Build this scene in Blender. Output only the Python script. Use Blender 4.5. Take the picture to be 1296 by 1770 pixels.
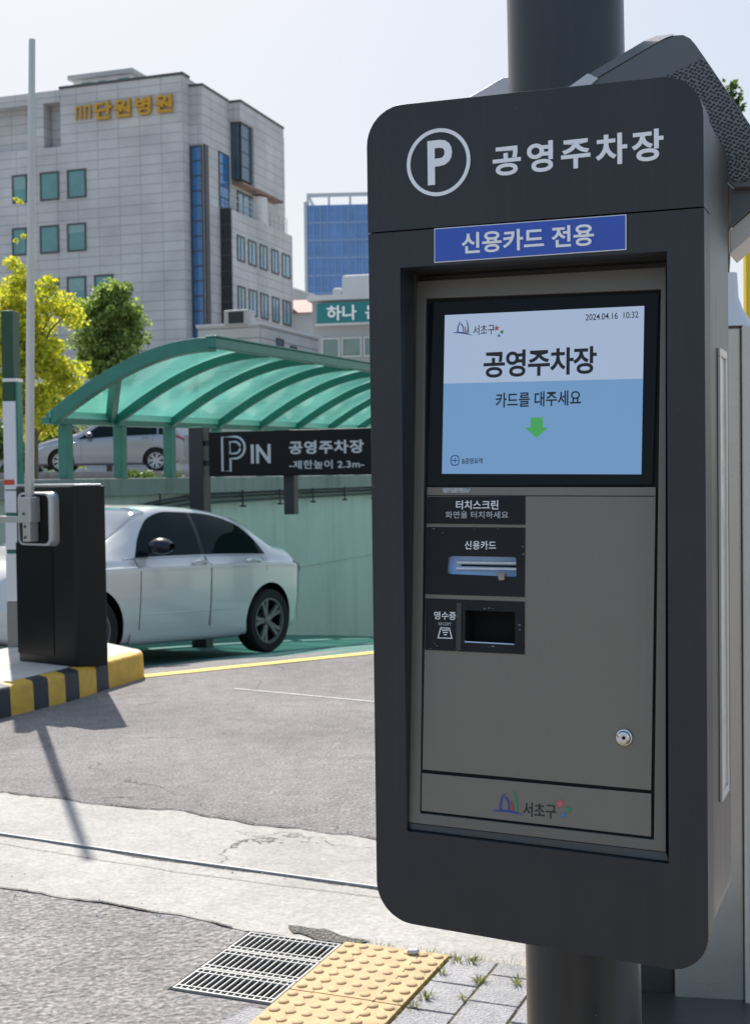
import bpy, bmesh, math, random
import numpy as np
from mathutils import Vector, Matrix
from mathutils.geometry import tessellate_polygon, delaunay_2d_cdt

for o in list(bpy.data.objects):
    bpy.data.objects.remove(o)
S = bpy.context.scene
COL = S.collection
R = math.radians
random.seed(7)
rng = np.random.default_rng(7)

# ------------------------------------------------------------------ camera
F, CX, CY = 2270.0, 648.0, 885.0          # focal length and centre, in pixels of the photograph
PITCH, ROLL, CAMH = R(1.64), 0.013, 1.5
fw = np.array([0, math.cos(PITCH), -math.sin(PITCH)])
up0 = np.array([0, math.sin(PITCH), math.cos(PITCH)])
rt0 = np.array([1.0, 0, 0])
rt = math.cos(ROLL) * rt0 - math.sin(ROLL) * up0
up = math.sin(ROLL) * rt0 + math.cos(ROLL) * up0
CAMP = np.array([0, 0, CAMH])
cam_d = bpy.data.cameras.new('camera')
cam = bpy.data.objects.new('camera', cam_d)
COL.objects.link(cam)
cam.matrix_world = Matrix(((rt[0], up[0], -fw[0], 0), (rt[1], up[1], -fw[1], 0), (rt[2], up[2], -fw[2], CAMH), (0, 0, 0, 1)))
cam_d.sensor_fit = 'VERTICAL'
cam_d.sensor_height = 24.0
cam_d.lens = 24.0 * F / 1770.0
cam_d.clip_start = 0.05
cam_d.clip_end = 6000
cam_d.dof.use_dof = True
cam_d.dof.focus_distance = 2.15
cam_d.dof.aperture_fstop = 9.0
S.camera = cam

# ------------------------------------------------------------------ sky, sun, exposure
SUN_AZ, SUN_EL = R(-16.3), R(47.2)            # azimuth from +Y towards +X
w = bpy.data.worlds.new('World')
S.world = w
w.use_nodes = True
wt = w.node_tree
wt.nodes.clear()
sky = wt.nodes.new('ShaderNodeTexSky')
sky.sky_type = 'NISHITA'
sky.sun_disc = False
sky.sun_elevation = SUN_EL
sky.sun_rotation = SUN_AZ
sky.air_density = 1.0
sky.dust_density = 2.5
sky.ozone_density = 1.6
bg = wt.nodes.new('ShaderNodeBackground')
bg.inputs['Strength'].default_value = 0.13
wo = wt.nodes.new('ShaderNodeOutputWorld')
# hazy spring sky: evened out between the sunward and the far side
gm_ = wt.nodes.new('ShaderNodeGamma')
gm_.inputs['Gamma'].default_value = 0.23
hs = wt.nodes.new('ShaderNodeHueSaturation')
hs.inputs['Saturation'].default_value = 2.6
hs.inputs['Value'].default_value = 2.90
wt.links.new(sky.outputs[0], gm_.inputs['Color'])
wt.links.new(gm_.outputs[0], hs.inputs['Color'])
wt.links.new(hs.outputs[0], bg.inputs['Color'])
wt.links.new(bg.outputs[0], wo.inputs['Surface'])
sd = bpy.data.lights.new('sun', 'SUN')
sd.energy = 4.4
sd.angle = R(0.5)
sd.color = (1.0, 0.955, 0.89)
sun = bpy.data.objects.new('sun', sd)
COL.objects.link(sun)
sdir = Vector((math.sin(SUN_AZ) * math.cos(SUN_EL), math.cos(SUN_AZ) * math.cos(SUN_EL), math.sin(SUN_EL)))
sun.rotation_euler = (-sdir).to_track_quat('-Z', 'Y').to_euler()
sun.location = (0, 0, 60)
S.view_settings.view_transform = 'Standard'
S.view_settings.look = 'None'
S.view_settings.exposure = 0.6
S.view_settings.gamma = 1.0
S.render.engine = 'CYCLES'
S.cycles.max_bounces = 10
S.cycles.transparent_max_bounces = 16
S.cycles.use_denoising = True


# ------------------------------------------------------------------ photograph pixel -> point in the place
def ray(x, y):
    d = fw * F + rt * (x - CX) - up * (y - CY)
    return d / d[1]


def atY(x, y, Y):
    return CAMP + ray(x, y) * Y


class Frame:
    """upright frame turned about Z: local x = right, y = deeper, z = up"""
    def __init__(s, o, deg):
        a = R(deg)
        s.o = np.array([o[0], o[1], 0.0])
        s.rz = -a
        s.X = np.array([math.cos(a), -math.sin(a), 0])
        s.Y = np.array([math.sin(a), math.cos(a), 0])

    def w(s, p):
        return s.o + s.X * p[0] + s.Y * p[1] + np.array([0, 0, p[2]])

    def l(s, q):
        d = np.asarray(q) - s.o
        return np.array([d @ s.X, d @ s.Y, d[2]])

    def py(s, x, y, v=0.0):                  # pixel on the plane local y = v -> (u, z)
        d = ray(x, y)
        t = ((s.o + s.Y * v - CAMP) @ s.Y) / (d @ s.Y)
        q = s.l(CAMP + d * t)
        return q[0], q[2]

    def px(s, x, y, u=0.0):                  # pixel on the plane local x = u -> (v, z)
        d = ray(x, y)
        t = ((s.o + s.X * u - CAMP) @ s.X) / (d @ s.X)
        q = s.l(CAMP + d * t)
        return q[1], q[2]


# ------------------------------------------------------------------ materials
def nodes(m):
    return m.node_tree.nodes, m.node_tree.links


def mat(name, col, rough=0.5, metal=0.0, spec=0.5, emit=None, estr=0.0, coat=0.0, bump=None, var=0.0, vscale=4.0, rvar=0.0, alpha=None):
    """principled paint / metal with slight colour variation, roughness variation and bump"""
    m = bpy.data.materials.new(name)
    m.use_nodes = True
    n, l = nodes(m)
    b = n['Principled BSDF']
    b.inputs['Base Color'].default_value = (*col, 1)
    b.inputs['Roughness'].default_value = rough
    b.inputs['Metallic'].default_value = metal
    b.inputs['Specular IOR Level'].default_value = spec
    b.inputs['Coat Weight'].default_value = coat
    b.inputs['Coat Roughness'].default_value = 0.04
    if emit:
        b.inputs['Emission Color'].default_value = (*emit, 1)
        b.inputs['Emission Strength'].default_value = estr
    tc = n.new('ShaderNodeTexCoord')
    if var or rvar:
        ns = n.new('ShaderNodeTexNoise')
        ns.inputs['Scale'].default_value = vscale
        ns.inputs['Detail'].default_value = 8
        ns.inputs['Roughness'].default_value = 0.65
        l.new(tc.outputs['Object'], ns.inputs['Vector'])
        if var:
            mr = n.new('ShaderNodeMapRange')
            mr.inputs['From Min'].default_value = 0.3
            mr.inputs['From Max'].default_value = 0.7
            mr.inputs['To Min'].default_value = 1 - var
            mr.inputs['To Max'].default_value = 1 + var
            l.new(ns.outputs['Fac'], mr.inputs['Value'])
            mx = n.new('ShaderNodeVectorMath')
            mx.operation = 'SCALE'
            mx.inputs[0].default_value = col
            l.new(mr.outputs[0], mx.inputs['Scale'])
            l.new(mx.outputs[0], b.inputs['Base Color'])
        if rvar:
            mr2 = n.new('ShaderNodeMapRange')
            mr2.inputs['From Min'].default_value = 0.3
            mr2.inputs['From Max'].default_value = 0.7
            mr2.inputs['To Min'].default_value = max(0.02, rough - rvar)
            mr2.inputs['To Max'].default_value = rough + rvar
            l.new(ns.outputs['Fac'], mr2.inputs['Value'])
            l.new(mr2.outputs[0], b.inputs['Roughness'])
    if bump:
        nb = n.new('ShaderNodeTexNoise')
        nb.inputs['Scale'].default_value = bump[0]
        nb.inputs['Detail'].default_value = 4
        l.new(tc.outputs['Object'], nb.inputs['Vector'])
        bp = n.new('ShaderNodeBump')
        bp.inputs['Strength'].default_value = bump[1]
        bp.inputs['Distance'].default_value = bump[2]
        l.new(nb.outputs['Fac'], bp.inputs['Height'])
        l.new(bp.outputs[0], b.inputs['Normal'])
    return m


def weather(m, base, streak=0.10, dust=(0.30, 0.29, 0.27), specks=0.5, sc=1.0):
    """dust film in vertical rain streaks, faint smears and sparse specks over a painted panel"""
    n, l = nodes(m)
    b = n['Principled BSDF']
    tc = n.new('ShaderNodeTexCoord')

    def stretched(sx, sz, det):
        mp = n.new('ShaderNodeMapping')
        mp.inputs['Scale'].default_value = (sx * sc, sx * sc, sz * sc)
        l.new(tc.outputs['Object'], mp.inputs['Vector'])
        k = n.new('ShaderNodeTexNoise')
        k.inputs['Scale'].default_value = 1.0
        k.inputs['Detail'].default_value = det
        k.inputs['Roughness'].default_value = 0.7
        l.new(mp.outputs[0], k.inputs['Vector'])
        return k

    def ramp(src, a, c, hi):
        r_ = n.new('ShaderNodeMapRange')
        r_.inputs['From Min'].default_value = a
        r_.inputs['From Max'].default_value = c
        r_.inputs['To Max'].default_value = hi
        l.new(src, r_.inputs['Value'])
        return r_.outputs[0]

    def add(a, c):
        k = n.new('ShaderNodeMath')
        k.operation = 'ADD'
        k.use_clamp = True
        l.new(a, k.inputs[0])
        l.new(c, k.inputs[1])
        return k.outputs[0]
    st = ramp(stretched(46, 1.6, 6).outputs['Fac'], 0.50, 0.78, streak)
    sm = ramp(stretched(5, 4, 8).outputs['Fac'], 0.45, 0.75, streak * 0.8)
    vo = n.new('ShaderNodeTexVoronoi')
    vo.inputs['Scale'].default_value = 55
    l.new(tc.outputs['Object'], vo.inputs['Vector'])
    sk = n.new('ShaderNodeMapRange')
    sk.inputs['From Min'].default_value = 0.03
    sk.inputs['From Max'].default_value = 0.09
    sk.inputs['To Min'].default_value = specks
    sk.inputs['To Max'].default_value = 0.0
    l.new(vo.outputs['Distance'], sk.inputs['Value'])
    gate = ramp(stretched(9, 9, 3).outputs['Fac'], 0.60, 0.66, 1.0)
    mg = n.new('ShaderNodeMath')
    mg.operation = 'MULTIPLY'
    l.new(sk.outputs[0], mg.inputs[0])
    l.new(gate, mg.inputs[1])
    f = add(add(st, sm), mg.outputs[0])
    mx = n.new('ShaderNodeMix')
    mx.data_type = 'RGBA'
    l.new(f, mx.inputs['Factor'])
    mx.inputs['A'].default_value = (*base, 1)
    mx.inputs['B'].default_value = (*dust, 1)
    l.new(mx.outputs['Result'], b.inputs['Base Color'])
    ro = n.new('ShaderNodeMapRange')
    ro.inputs['From Max'].default_value = 0.2
    ro.inputs['To Min'].default_value = b.inputs['Roughness'].default_value
    ro.inputs['To Max'].default_value = b.inputs['Roughness'].default_value + 0.22
    l.new(f, ro.inputs['Value'])
    l.new(ro.outputs[0], b.inputs['Roughness'])
    return m


def ground_mat(name, base, dark, light, grain, big, bump_d, stain=None, crack=0.0, mid=None):
    m = bpy.data.materials.new(name)
    m.use_nodes = True
    n, l = nodes(m)
    b = n['Principled BSDF']
    b.inputs['Roughness'].default_value = 0.9
    b.inputs['Specular IOR Level'].default_value = 0.25
    tc = n.new('ShaderNodeTexCoord')

    def noise(sc, det, rough=0.6):
        k = n.new('ShaderNodeTexNoise')
        k.inputs['Scale'].default_value = sc
        k.inputs['Detail'].default_value = det
        k.inputs['Roughness'].default_value = rough
        l.new(tc.outputs['Object'], k.inputs['Vector'])
        return k
    g1 = noise(grain, 3, 0.7)
    g2 = noise(big, 7, 0.6)
    vo = n.new('ShaderNodeTexVoronoi')
    vo.inputs['Scale'].default_value = grain * 0.7
    l.new(tc.outputs['Object'], vo.inputs['Vector'])
    cr = n.new('ShaderNodeValToRGB')
    cr.color_ramp.elements[0].position = 0.3
    cr.color_ramp.elements[0].color = (*dark, 1)
    cr.color_ramp.elements[1].position = 0.72
    cr.color_ramp.elements[1].color = (*light, 1)
    e = cr.color_ramp.elements.new(0.5)
    e.color = (*base, 1)
    l.new(g1.outputs['Fac'], cr.inputs['Fac'])
    mr = n.new('ShaderNodeMapRange')
    mr.inputs['From Min'].default_value = 0.3
    mr.inputs['From Max'].default_value = 0.7
    mr.inputs['To Min'].default_value = 0.78
    mr.inputs['To Max'].default_value = 1.16
    l.new(g2.outputs['Fac'], mr.inputs['Value'])
    mul = n.new('ShaderNodeVectorMath')
    mul.operation = 'SCALE'
    l.new(cr.outputs[0], mul.inputs[0])
    l.new(mr.outputs[0], mul.inputs['Scale'])
    out = mul.outputs[0]
    if mid:
        gmid = noise(mid[0], 9, 0.72)
        mr3 = n.new('ShaderNodeMapRange')
        mr3.inputs['From Min'].default_value = 0.32
        mr3.inputs['From Max'].default_value = 0.68
        mr3.inputs['To Min'].default_value = 1 - mid[1]
        mr3.inputs['To Max'].default_value = 1 + mid[1] * 0.8
        l.new(gmid.outputs['Fac'], mr3.inputs['Value'])
        mu3 = n.new('ShaderNodeVectorMath')
        mu3.operation = 'SCALE'
        l.new(out, mu3.inputs[0])
        l.new(mr3.outputs[0], mu3.inputs['Scale'])
        out = mu3.outputs[0]
    if stain:
        g3 = noise(stain[1], 6, 0.7)
        sr = n.new('ShaderNodeMapRange')
        sr.inputs['From Min'].default_value = stain[2]
        sr.inputs['From Max'].default_value = stain[3]
        l.new(g3.outputs['Fac'], sr.inputs['Value'])
        mx = n.new('ShaderNodeMix')
        mx.data_type = 'RGBA'
        l.new(sr.outputs[0], mx.inputs['Factor'])
        l.new(out, mx.inputs['A'])
        mx.inputs['B'].default_value = (*stain[0], 1)
        out = mx.outputs['Result']
    if crack:
        wv = noise(2.2, 5, 0.6)
        ad = n.new('ShaderNodeVectorMath')
        ad.operation = 'MULTIPLY_ADD'
        ad.inputs[1].default_value = (0.5, 0.5, 0.5)
        l.new(wv.outputs['Color'], ad.inputs[0])
        l.new(tc.outputs['Object'], ad.inputs[2])
        ve = n.new('ShaderNodeTexVoronoi')
        ve.feature = 'DISTANCE_TO_EDGE'
        ve.inputs['Scale'].default_value = 0.75
        l.new(ad.outputs[0], ve.inputs['Vector'])
        lt = n.new('ShaderNodeMapRange')
        lt.inputs['From Min'].default_value = 0.0015
        lt.inputs['From Max'].default_value = 0.006
        lt.inputs['To Min'].default_value = crack
        lt.inputs['To Max'].default_value = 0.0
        l.new(ve.outputs['Distance'], lt.inputs['Value'])
        gm = noise(1.3, 3)
        gr = n.new('ShaderNodeMapRange')
        gr.inputs['From Min'].default_value = 0.5
        gr.inputs['From Max'].default_value = 0.62
        l.new(gm.outputs['Fac'], gr.inputs['Value'])
        mm = n.new('ShaderNodeMath')
        mm.operation = 'MULTIPLY'
        l.new(lt.outputs[0], mm.inputs[0])
        l.new(gr.outputs[0], mm.inputs[1])
        mx = n.new('ShaderNodeMix')
        mx.data_type = 'RGBA'
        l.new(mm.outputs[0], mx.inputs['Factor'])
        l.new(out, mx.inputs['A'])
        mx.inputs['B'].default_value = (0.05, 0.045, 0.04, 1)
        out = mx.outputs['Result']
    l.new(out, b.inputs['Base Color'])
    ma = n.new('ShaderNodeMath')
    ma.operation = 'ADD'
    l.new(g1.outputs['Fac'], ma.inputs[0])
    l.new(vo.outputs['Distance'], ma.inputs[1])
    bp = n.new('ShaderNodeBump')
    bp.inputs['Strength'].default_value = 0.9
    bp.inputs['Distance'].default_value = bump_d
    l.new(ma.outputs[0], bp.inputs['Height'])
    l.new(bp.outputs[0], b.inputs['Normal'])
    return m


def clad_mat(name, c1, c2, joint, bw, bh, rough=0.6, jw=0.012, off=0.0, spec=0.4, metal=0.0):
    """stone / panel cladding laid in courses; horizontal coordinate is x+y of the local frame"""
    m = bpy.data.materials.new(name)
    m.use_nodes = True
    n, l = nodes(m)
    b = n['Principled BSDF']
    b.inputs['Roughness'].default_value = rough
    b.inputs['Specular IOR Level'].default_value = spec
    b.inputs['Metallic'].default_value = metal
    tc = n.new('ShaderNodeTexCoord')
    sp = n.new('ShaderNodeSeparateXYZ')
    l.new(tc.outputs['Object'], sp.inputs[0])
    ad = n.new('ShaderNodeMath')
    ad.operation = 'ADD'
    l.new(sp.outputs['X'], ad.inputs[0])
    l.new(sp.outputs['Y'], ad.inputs[1])
    cb = n.new('ShaderNodeCombineXYZ')
    l.new(ad.outputs[0], cb.inputs['X'])
    l.new(sp.outputs['Z'], cb.inputs['Y'])
    br = n.new('ShaderNodeTexBrick')
    br.offset = off
    br.inputs['Color1'].default_value = (*c1, 1)
    br.inputs['Color2'].default_value = (*c2, 1)
    br.inputs['Mortar'].default_value = (*joint, 1)
    br.inputs['Scale'].default_value = 1.0
    br.inputs['Mortar Size'].default_value = jw
    br.inputs['Mortar Smooth'].default_value = 0.3
    br.inputs['Brick Width'].default_value = bw
    br.inputs['Row Height'].default_value = bh
    l.new(cb.outputs[0], br.inputs['Vector'])
    ns = n.new('ShaderNodeTexNoise')
    ns.inputs['Scale'].default_value = 0.35
    ns.inputs['Detail'].default_value = 8
    l.new(tc.outputs['Object'], ns.inputs['Vector'])
    mr = n.new('ShaderNodeMapRange')
    mr.inputs['From Min'].default_value = 0.3
    mr.inputs['From Max'].default_value = 0.7
    mr.inputs['To Min'].default_value = 0.80
    mr.inputs['To Max'].default_value = 1.14
    l.new(ns.outputs['Fac'], mr.inputs['Value'])
    mul = n.new('ShaderNodeVectorMath')
    mul.operation = 'SCALE'
    l.new(br.outputs['Color'], mul.inputs[0])
    l.new(mr.outputs[0], mul.inputs['Scale'])
    l.new(mul.outputs[0], b.inputs['Base Color'])
    bp = n.new('ShaderNodeBump')
    bp.inputs['Strength'].default_value = 0.6
    bp.inputs['Distance'].default_value = 0.03
    bp.invert = True
    l.new(br.outputs['Fac'], bp.inputs['Height'])
    l.new(bp.outputs[0], b.inputs['Normal'])
    return m


def leaf_mat(name, cols, trans=0.45):
    m = bpy.data.materials.new(name)
    m.use_nodes = True
    n, l = nodes(m)
    n.remove(n['Principled BSDF'])
    ge = n.new('ShaderNodeNewGeometry')
    cr = n.new('ShaderNodeValToRGB')
    els = cr.color_ramp.elements
    els[0].color = (*cols[0], 1)
    els[1].color = (*cols[-1], 1)
    for i, c in enumerate(cols[1:-1]):
        e = els.new((i + 1) / (len(cols) - 1))
        e.color = (*c, 1)
    l.new(ge.outputs['Random Per Island'], cr.inputs['Fac'])
    d = n.new('ShaderNodeBsdfPrincipled')
    d.inputs['Roughness'].default_value = 0.5
    d.inputs['Specular IOR Level'].default_value = 0.35
    t = n.new('ShaderNodeBsdfTranslucent')
    l.new(cr.outputs[0], d.inputs['Base Color'])
    sc = n.new('ShaderNodeVectorMath')
    sc.operation = 'MULTIPLY'
    sc.inputs[1].default_value = (1.5, 1.5, 0.7)
    l.new(cr.outputs[0], sc.inputs[0])
    l.new(sc.outputs[0], t.inputs['Color'])
    mx = n.new('ShaderNodeMixShader')
    mx.inputs[0].default_value = trans
    l.new(d.outputs[0], mx.inputs[1])
    l.new(t.outputs[0], mx.inputs[2])
    l.new(mx.outputs[0], n['Material Output'].inputs['Surface'])
    return m


def canopy_mat():
    m = bpy.data.materials.new('green_polycarbonate')
    m.use_nodes = True
    n, l = nodes(m)
    n.remove(n['Principled BSDF'])
    tl = n.new('ShaderNodeBsdfTranslucent')
    tl.inputs['Color'].default_value = (0.14, 0.43, 0.36, 1)
    tr = n.new('ShaderNodeBsdfTransparent')
    tr.inputs['Color'].default_value = (0.32, 0.66, 0.58, 1)
    gl = n.new('ShaderNodeBsdfGlossy')
    gl.inputs['Color'].default_value = (0.8, 0.95, 0.9, 1)
    gl.inputs['Roughness'].default_value = 0.12
    tc = n.new('ShaderNodeTexCoord')
    ns = n.new('ShaderNodeTexNoise')
    ns.inputs['Scale'].default_value = 1.1
    ns.inputs['Detail'].default_value = 5
    l.new(tc.outputs['Object'], ns.inputs['Vector'])
    mr = n.new('ShaderNodeMapRange')
    mr.inputs['From Min'].default_value = 0.35
    mr.inputs['From Max'].default_value = 0.7
    mr.inputs['To Min'].default_value = 0.38
    mr.inputs['To Max'].default_value = 0.72
    l.new(ns.outputs['Fac'], mr.inputs['Value'])
    a = n.new('ShaderNodeMixShader')
    l.new(mr.outputs[0], a.inputs[0])
    l.new(tl.outputs[0], a.inputs[1])
    l.new(tr.outputs[0], a.inputs[2])
    fr = n.new('ShaderNodeFresnel')
    fr.inputs['IOR'].default_value = 1.35
    b = n.new('ShaderNodeMixShader')
    l.new(fr.outputs[0], b.inputs[0])
    l.new(a.outputs[0], b.inputs[1])
    l.new(gl.outputs[0], b.inputs[2])
    l.new(b.outputs[0], n['Material Output'].inputs['Surface'])
    return m


M = {}
M['asphalt'] = ground_mat('asphalt', (0.258, 0.238, 0.232), (0.145, 0.134, 0.13), (0.40, 0.372, 0.36), 70, 0.55, 0.010, ((0.15, 0.138, 0.132), 0.9, 0.56, 0.80), 0.7, (9.0, 0.20))
M['asphalt_near'] = ground_mat('asphalt_near', (0.27, 0.252, 0.246), (0.14, 0.131, 0.127), (0.46, 0.435, 0.42), 58, 0.8, 0.010, ((0.15, 0.14, 0.135), 1.3, 0.58, 0.82), 0.0, (11.0, 0.20))
M['concrete'] = ground_mat('concrete', (0.41, 0.392, 0.368), (0.325, 0.31, 0.288), (0.48, 0.462, 0.438), 60, 1.1, 0.002, ((0.28, 0.25, 0.215), 2.2, 0.58, 0.84), 0.8, (16.0, 0.10))
M['paver'] = ground_mat('paver', (0.33, 0.325, 0.33), (0.22, 0.215, 0.22), (0.48, 0.475, 0.48), 160, 2.0, 0.003, None, 0.0, (30.0, 0.16))
M['ramp_green'] = ground_mat('ramp_green', (0.09, 0.20, 0.175), (0.065, 0.155, 0.135), (0.13, 0.26, 0.22), 50, 1.0, 0.002)
M['dirt'] = ground_mat('dirt', (0.20, 0.165, 0.12), (0.10, 0.08, 0.06), (0.32, 0.27, 0.20), 60, 4, 0.004)
M['rubble'] = ground_mat('rubble', (0.13, 0.12, 0.11), (0.04, 0.038, 0.035), (0.36, 0.34, 0.31), 90, 6, 0.008)
M['terrace'] = ground_mat('terrace_slab', (0.42, 0.41, 0.39), (0.34, 0.33, 0.31), (0.5, 0.49, 0.47), 30, 0.5, 0.003)
M['yellow_tile'] = mat('yellow_tile', (0.50, 0.345, 0.175), 0.75, var=0.20, vscale=22, bump=(160, 0.5, 0.001))
M['yellow_line'] = mat('yellow_line', (0.72, 0.50, 0.08), 0.7, var=0.15, vscale=12)
M['white_line'] = mat('white_line', (0.7, 0.7, 0.68), 0.7, var=0.15, vscale=14)
M['kerb_yellow'] = mat('kerb_yellow', (0.58, 0.34, 0.045), 0.6, var=0.18, vscale=9, bump=(60, 0.3, 0.002))
M['kerb_black'] = mat('kerb_black', (0.022, 0.026, 0.035), 0.6, var=0.3, vscale=9, bump=(60, 0.3, 0.002))
M['kerb_top'] = mat('kerb_top', (0.50, 0.47, 0.43), 0.85, var=0.14, vscale=6)
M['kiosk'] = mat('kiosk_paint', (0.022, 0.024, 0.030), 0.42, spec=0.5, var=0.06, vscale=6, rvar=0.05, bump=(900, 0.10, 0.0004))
M['kiosk_side'] = mat('kiosk_side_hedge_tint', (0.050, 0.049, 0.044), 0.36, spec=0.55, var=0.05, vscale=3, rvar=0.05)  # warm tint puts the hedge's reflection into the paint colour
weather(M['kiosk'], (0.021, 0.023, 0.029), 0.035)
weather(M['kiosk_side'], (0.050, 0.048, 0.042), 0.05)  # same warm base, hedge reflection included, under the dust
M['panel'] = mat('grey_panel', (0.195, 0.186, 0.168), 0.42, metal=0.2, var=0.06, vscale=3.5, rvar=0.06, bump=(700, 0.08, 0.0003))
weather(M['panel'], (0.205, 0.184, 0.156), 0.10, (0.36, 0.35, 0.33), 0.3)
M['trim'] = mat('grey_trim', (0.172, 0.158, 0.138), 0.4, metal=0.25, var=0.05, vscale=5)
M['black_panel'] = mat('black_label_panel', (0.014, 0.015, 0.018), 0.36, spec=0.22, var=0.35, vscale=22, rvar=0.1)
M['gap'] = mat('black_gap', (0.004, 0.004, 0.004), 0.8)
M['screen_bezel'] = mat('screen_glass_black', (0.004, 0.006, 0.009), 0.08, spec=0.18)
M['letter'] = mat('letter_silver', (0.90, 0.90, 0.93), 0.4)
M['letter_white'] = mat('letter_white', (0.93, 0.93, 0.93), 0.5)
M['letter_grey'] = mat('letter_grey', (0.55, 0.56, 0.57), 0.5)
M['sticker_blue'] = mat('sticker_blue', (0.035, 0.10, 0.50), 0.3, var=0.08, vscale=8)
M['ink'] = mat('ink', (0.01, 0.01, 0.012), 0.4)
M['ink_blue'] = mat('ink_blue', (0.03, 0.06, 0.34), 0.4)
M['ink_green'] = mat('ink_green', (0.03, 0.28, 0.12), 0.4)
M['ink_red'] = mat('ink_red', (0.5, 0.04, 0.07), 0.4)
M['ink_pink'] = mat('ink_pink', (0.65, 0.13, 0.17), 0.4)
M['ink_sky'] = mat('ink_sky', (0.04, 0.22, 0.60), 0.4)
M['chrome'] = mat('chrome', (0.75, 0.75, 0.76), 0.12, metal=1.0)
M['slot_blue'] = mat('slot_blue_metal', (0.44, 0.62, 0.86), 0.3, metal=0.0, var=0.15, vscale=30)
M['card_lip'] = mat('card_lip_metal', (0.66, 0.68, 0.72), 0.25, metal=0.2, var=0.12, vscale=40)
M['rust'] = mat('tan_metal', (0.32, 0.28, 0.22), 0.5, metal=0.4, var=0.3, vscale=60)
M['pole'] = mat('pole_paint', (0.040, 0.043, 0.048), 0.30, metal=0.35, spec=0.5, var=0.08, vscale=4, rvar=0.06)
M['stainless'] = mat('stainless', (0.52, 0.49, 0.45), 0.30, metal=0.6, var=0.06, vscale=3, rvar=0.08)
M['stainless_beige'] = mat('stainless_beige', (0.60, 0.565, 0.51), 0.35, metal=0.2, var=0.05)
weather(M['pole'], (0.040, 0.043, 0.048), 0.05)
M['hood'] = mat('hood_grey', (0.135, 0.137, 0.14), 0.32, metal=0.4, var=0.06, vscale=4)
M['hood_rim'] = mat('hood_rim', (0.42, 0.435, 0.45), 0.22, metal=0.6, var=0.05)
M['ground_shade'] = mat('ground_shade_grey', (0.045, 0.046, 0.047), 0.45, var=0.12, vscale=5)  # dark grey of shaded ground put into the colour
M['yellow_board'] = mat('yellow_board', (0.72, 0.50, 0.02), 0.5)
M['barrier'] = mat('barrier_black', (0.0045, 0.005, 0.0055), 0.34, spec=0.3, var=0.1, vscale=4, rvar=0.05)
M['barrier_panel'] = mat('barrier_panel_black', (0.003, 0.0034, 0.004), 0.28, spec=0.25)
M['arm_grey'] = mat('arm_aluminium', (0.50, 0.49, 0.47), 0.36, metal=0.55, var=0.05)
M['silver_frame'] = mat('silver_frame', (0.62, 0.62, 0.63), 0.28, metal=0.7)
M['white_panel'] = mat('white_panel', (0.66, 0.66, 0.70), 0.4, var=0.04)
M['red_tape'] = mat('red_tape', (0.5, 0.06, 0.03), 0.5)
M['sign_green'] = mat('sign_green', (0.008, 0.06, 0.025), 0.45)
M['grey_post'] = mat('grey_post', (0.22, 0.22, 0.21), 0.4, metal=0.3, var=0.08)
M['green_steel'] = mat('green_steel', (0.018, 0.168, 0.128), 0.36, spec=0.5, var=0.14, vscale=5)
M['lit_mint'] = mat('lit_mint', (0.28, 0.66, 0.56), 0.3, var=0.05)  # brightness of the sunlit panel foot put into the colour
M['canopy'] = canopy_mat()
M['wall_green'] = mat('wall_green', (0.50, 0.55, 0.50), 0.8, var=0.10, vscale=1.3, bump=(9, 0.25, 0.01))
weather(M['wall_green'], (0.56, 0.61, 0.535), 0.40, (0.22, 0.25, 0.22), 0.0, 0.09)
M['coping'] = mat('coping_concrete', (0.30, 0.30, 0.285), 0.85, var=0.16, vscale=3, bump=(20, 0.3, 0.005))
weather(M['coping'], (0.30, 0.30, 0.285), 0.6, (0.12, 0.12, 0.11), 0.0, 0.12)
M['sign_black'] = mat('sign_black', (0.006, 0.007, 0.009), 0.45, spec=0.2)
M['dark_steel'] = mat('dark_steel', (0.035, 0.036, 0.038), 0.42, metal=0.3, var=0.1)
M['car_silver'] = mat('car_paint_pearl', (0.60, 0.60, 0.595), 0.25, metal=0.2, coat=0.9)
M['car_bluegrey'] = mat('car_paint_silver', (0.31, 0.32, 0.345), 0.28, metal=0.55, coat=0.8)
M['car_glass'] = mat('car_glass', (0.006, 0.014, 0.014), 0.03, spec=0.12)
M['car_glass_front'] = mat('car_windscreen_sky_tint', (0.20, 0.25, 0.31), 0.04, spec=1.0, metal=0.2)  # pale blue base has the bright sky's reflection painted in
M['car_trim'] = mat('car_trim_black', (0.008, 0.009, 0.012), 0.25)
M['mirror_navy'] = mat('mirror_navy', (0.010, 0.013, 0.026), 0.3, spec=0.3, coat=0.15)
M['tyre'] = mat('tyre', (0.010, 0.010, 0.010), 0.8)
M['rim_dark'] = mat('rim_dark', (0.20, 0.195, 0.19), 0.4, metal=0.3)
M['rim_silver'] = mat('rim_silver', (0.5, 0.5, 0.52), 0.3, metal=0.7)
M['tail'] = mat('tail_red', (0.30, 0.015, 0.012), 0.15, coat=0.5)
M['headlamp'] = mat('headlamp', (0.6, 0.63, 0.66), 0.08, metal=0.3)
M['stone'] = clad_mat('granite_cladding', (0.50, 0.49, 0.49), (0.54, 0.53, 0.525), (0.37, 0.365, 0.365), 1.28, 0.52, 0.7, 0.024)
M['stone_light'] = clad_mat('pale_stone_bands', (0.52, 0.51, 0.49), (0.56, 0.55, 0.53), (0.28, 0.275, 0.27), 60.0, 0.36, 0.75, 0.022)
M['slate'] = clad_mat('dark_slate_panels', (0.030, 0.035, 0.042), (0.036, 0.041, 0.048), (0.10, 0.10, 0.10), 6.0, 0.85, 0.4, 0.022)
M['glass_blue'] = mat('glass_blue', (0.035, 0.15, 0.34), 0.06, spec=0.9, var=0.12, vscale=0.3)
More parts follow.
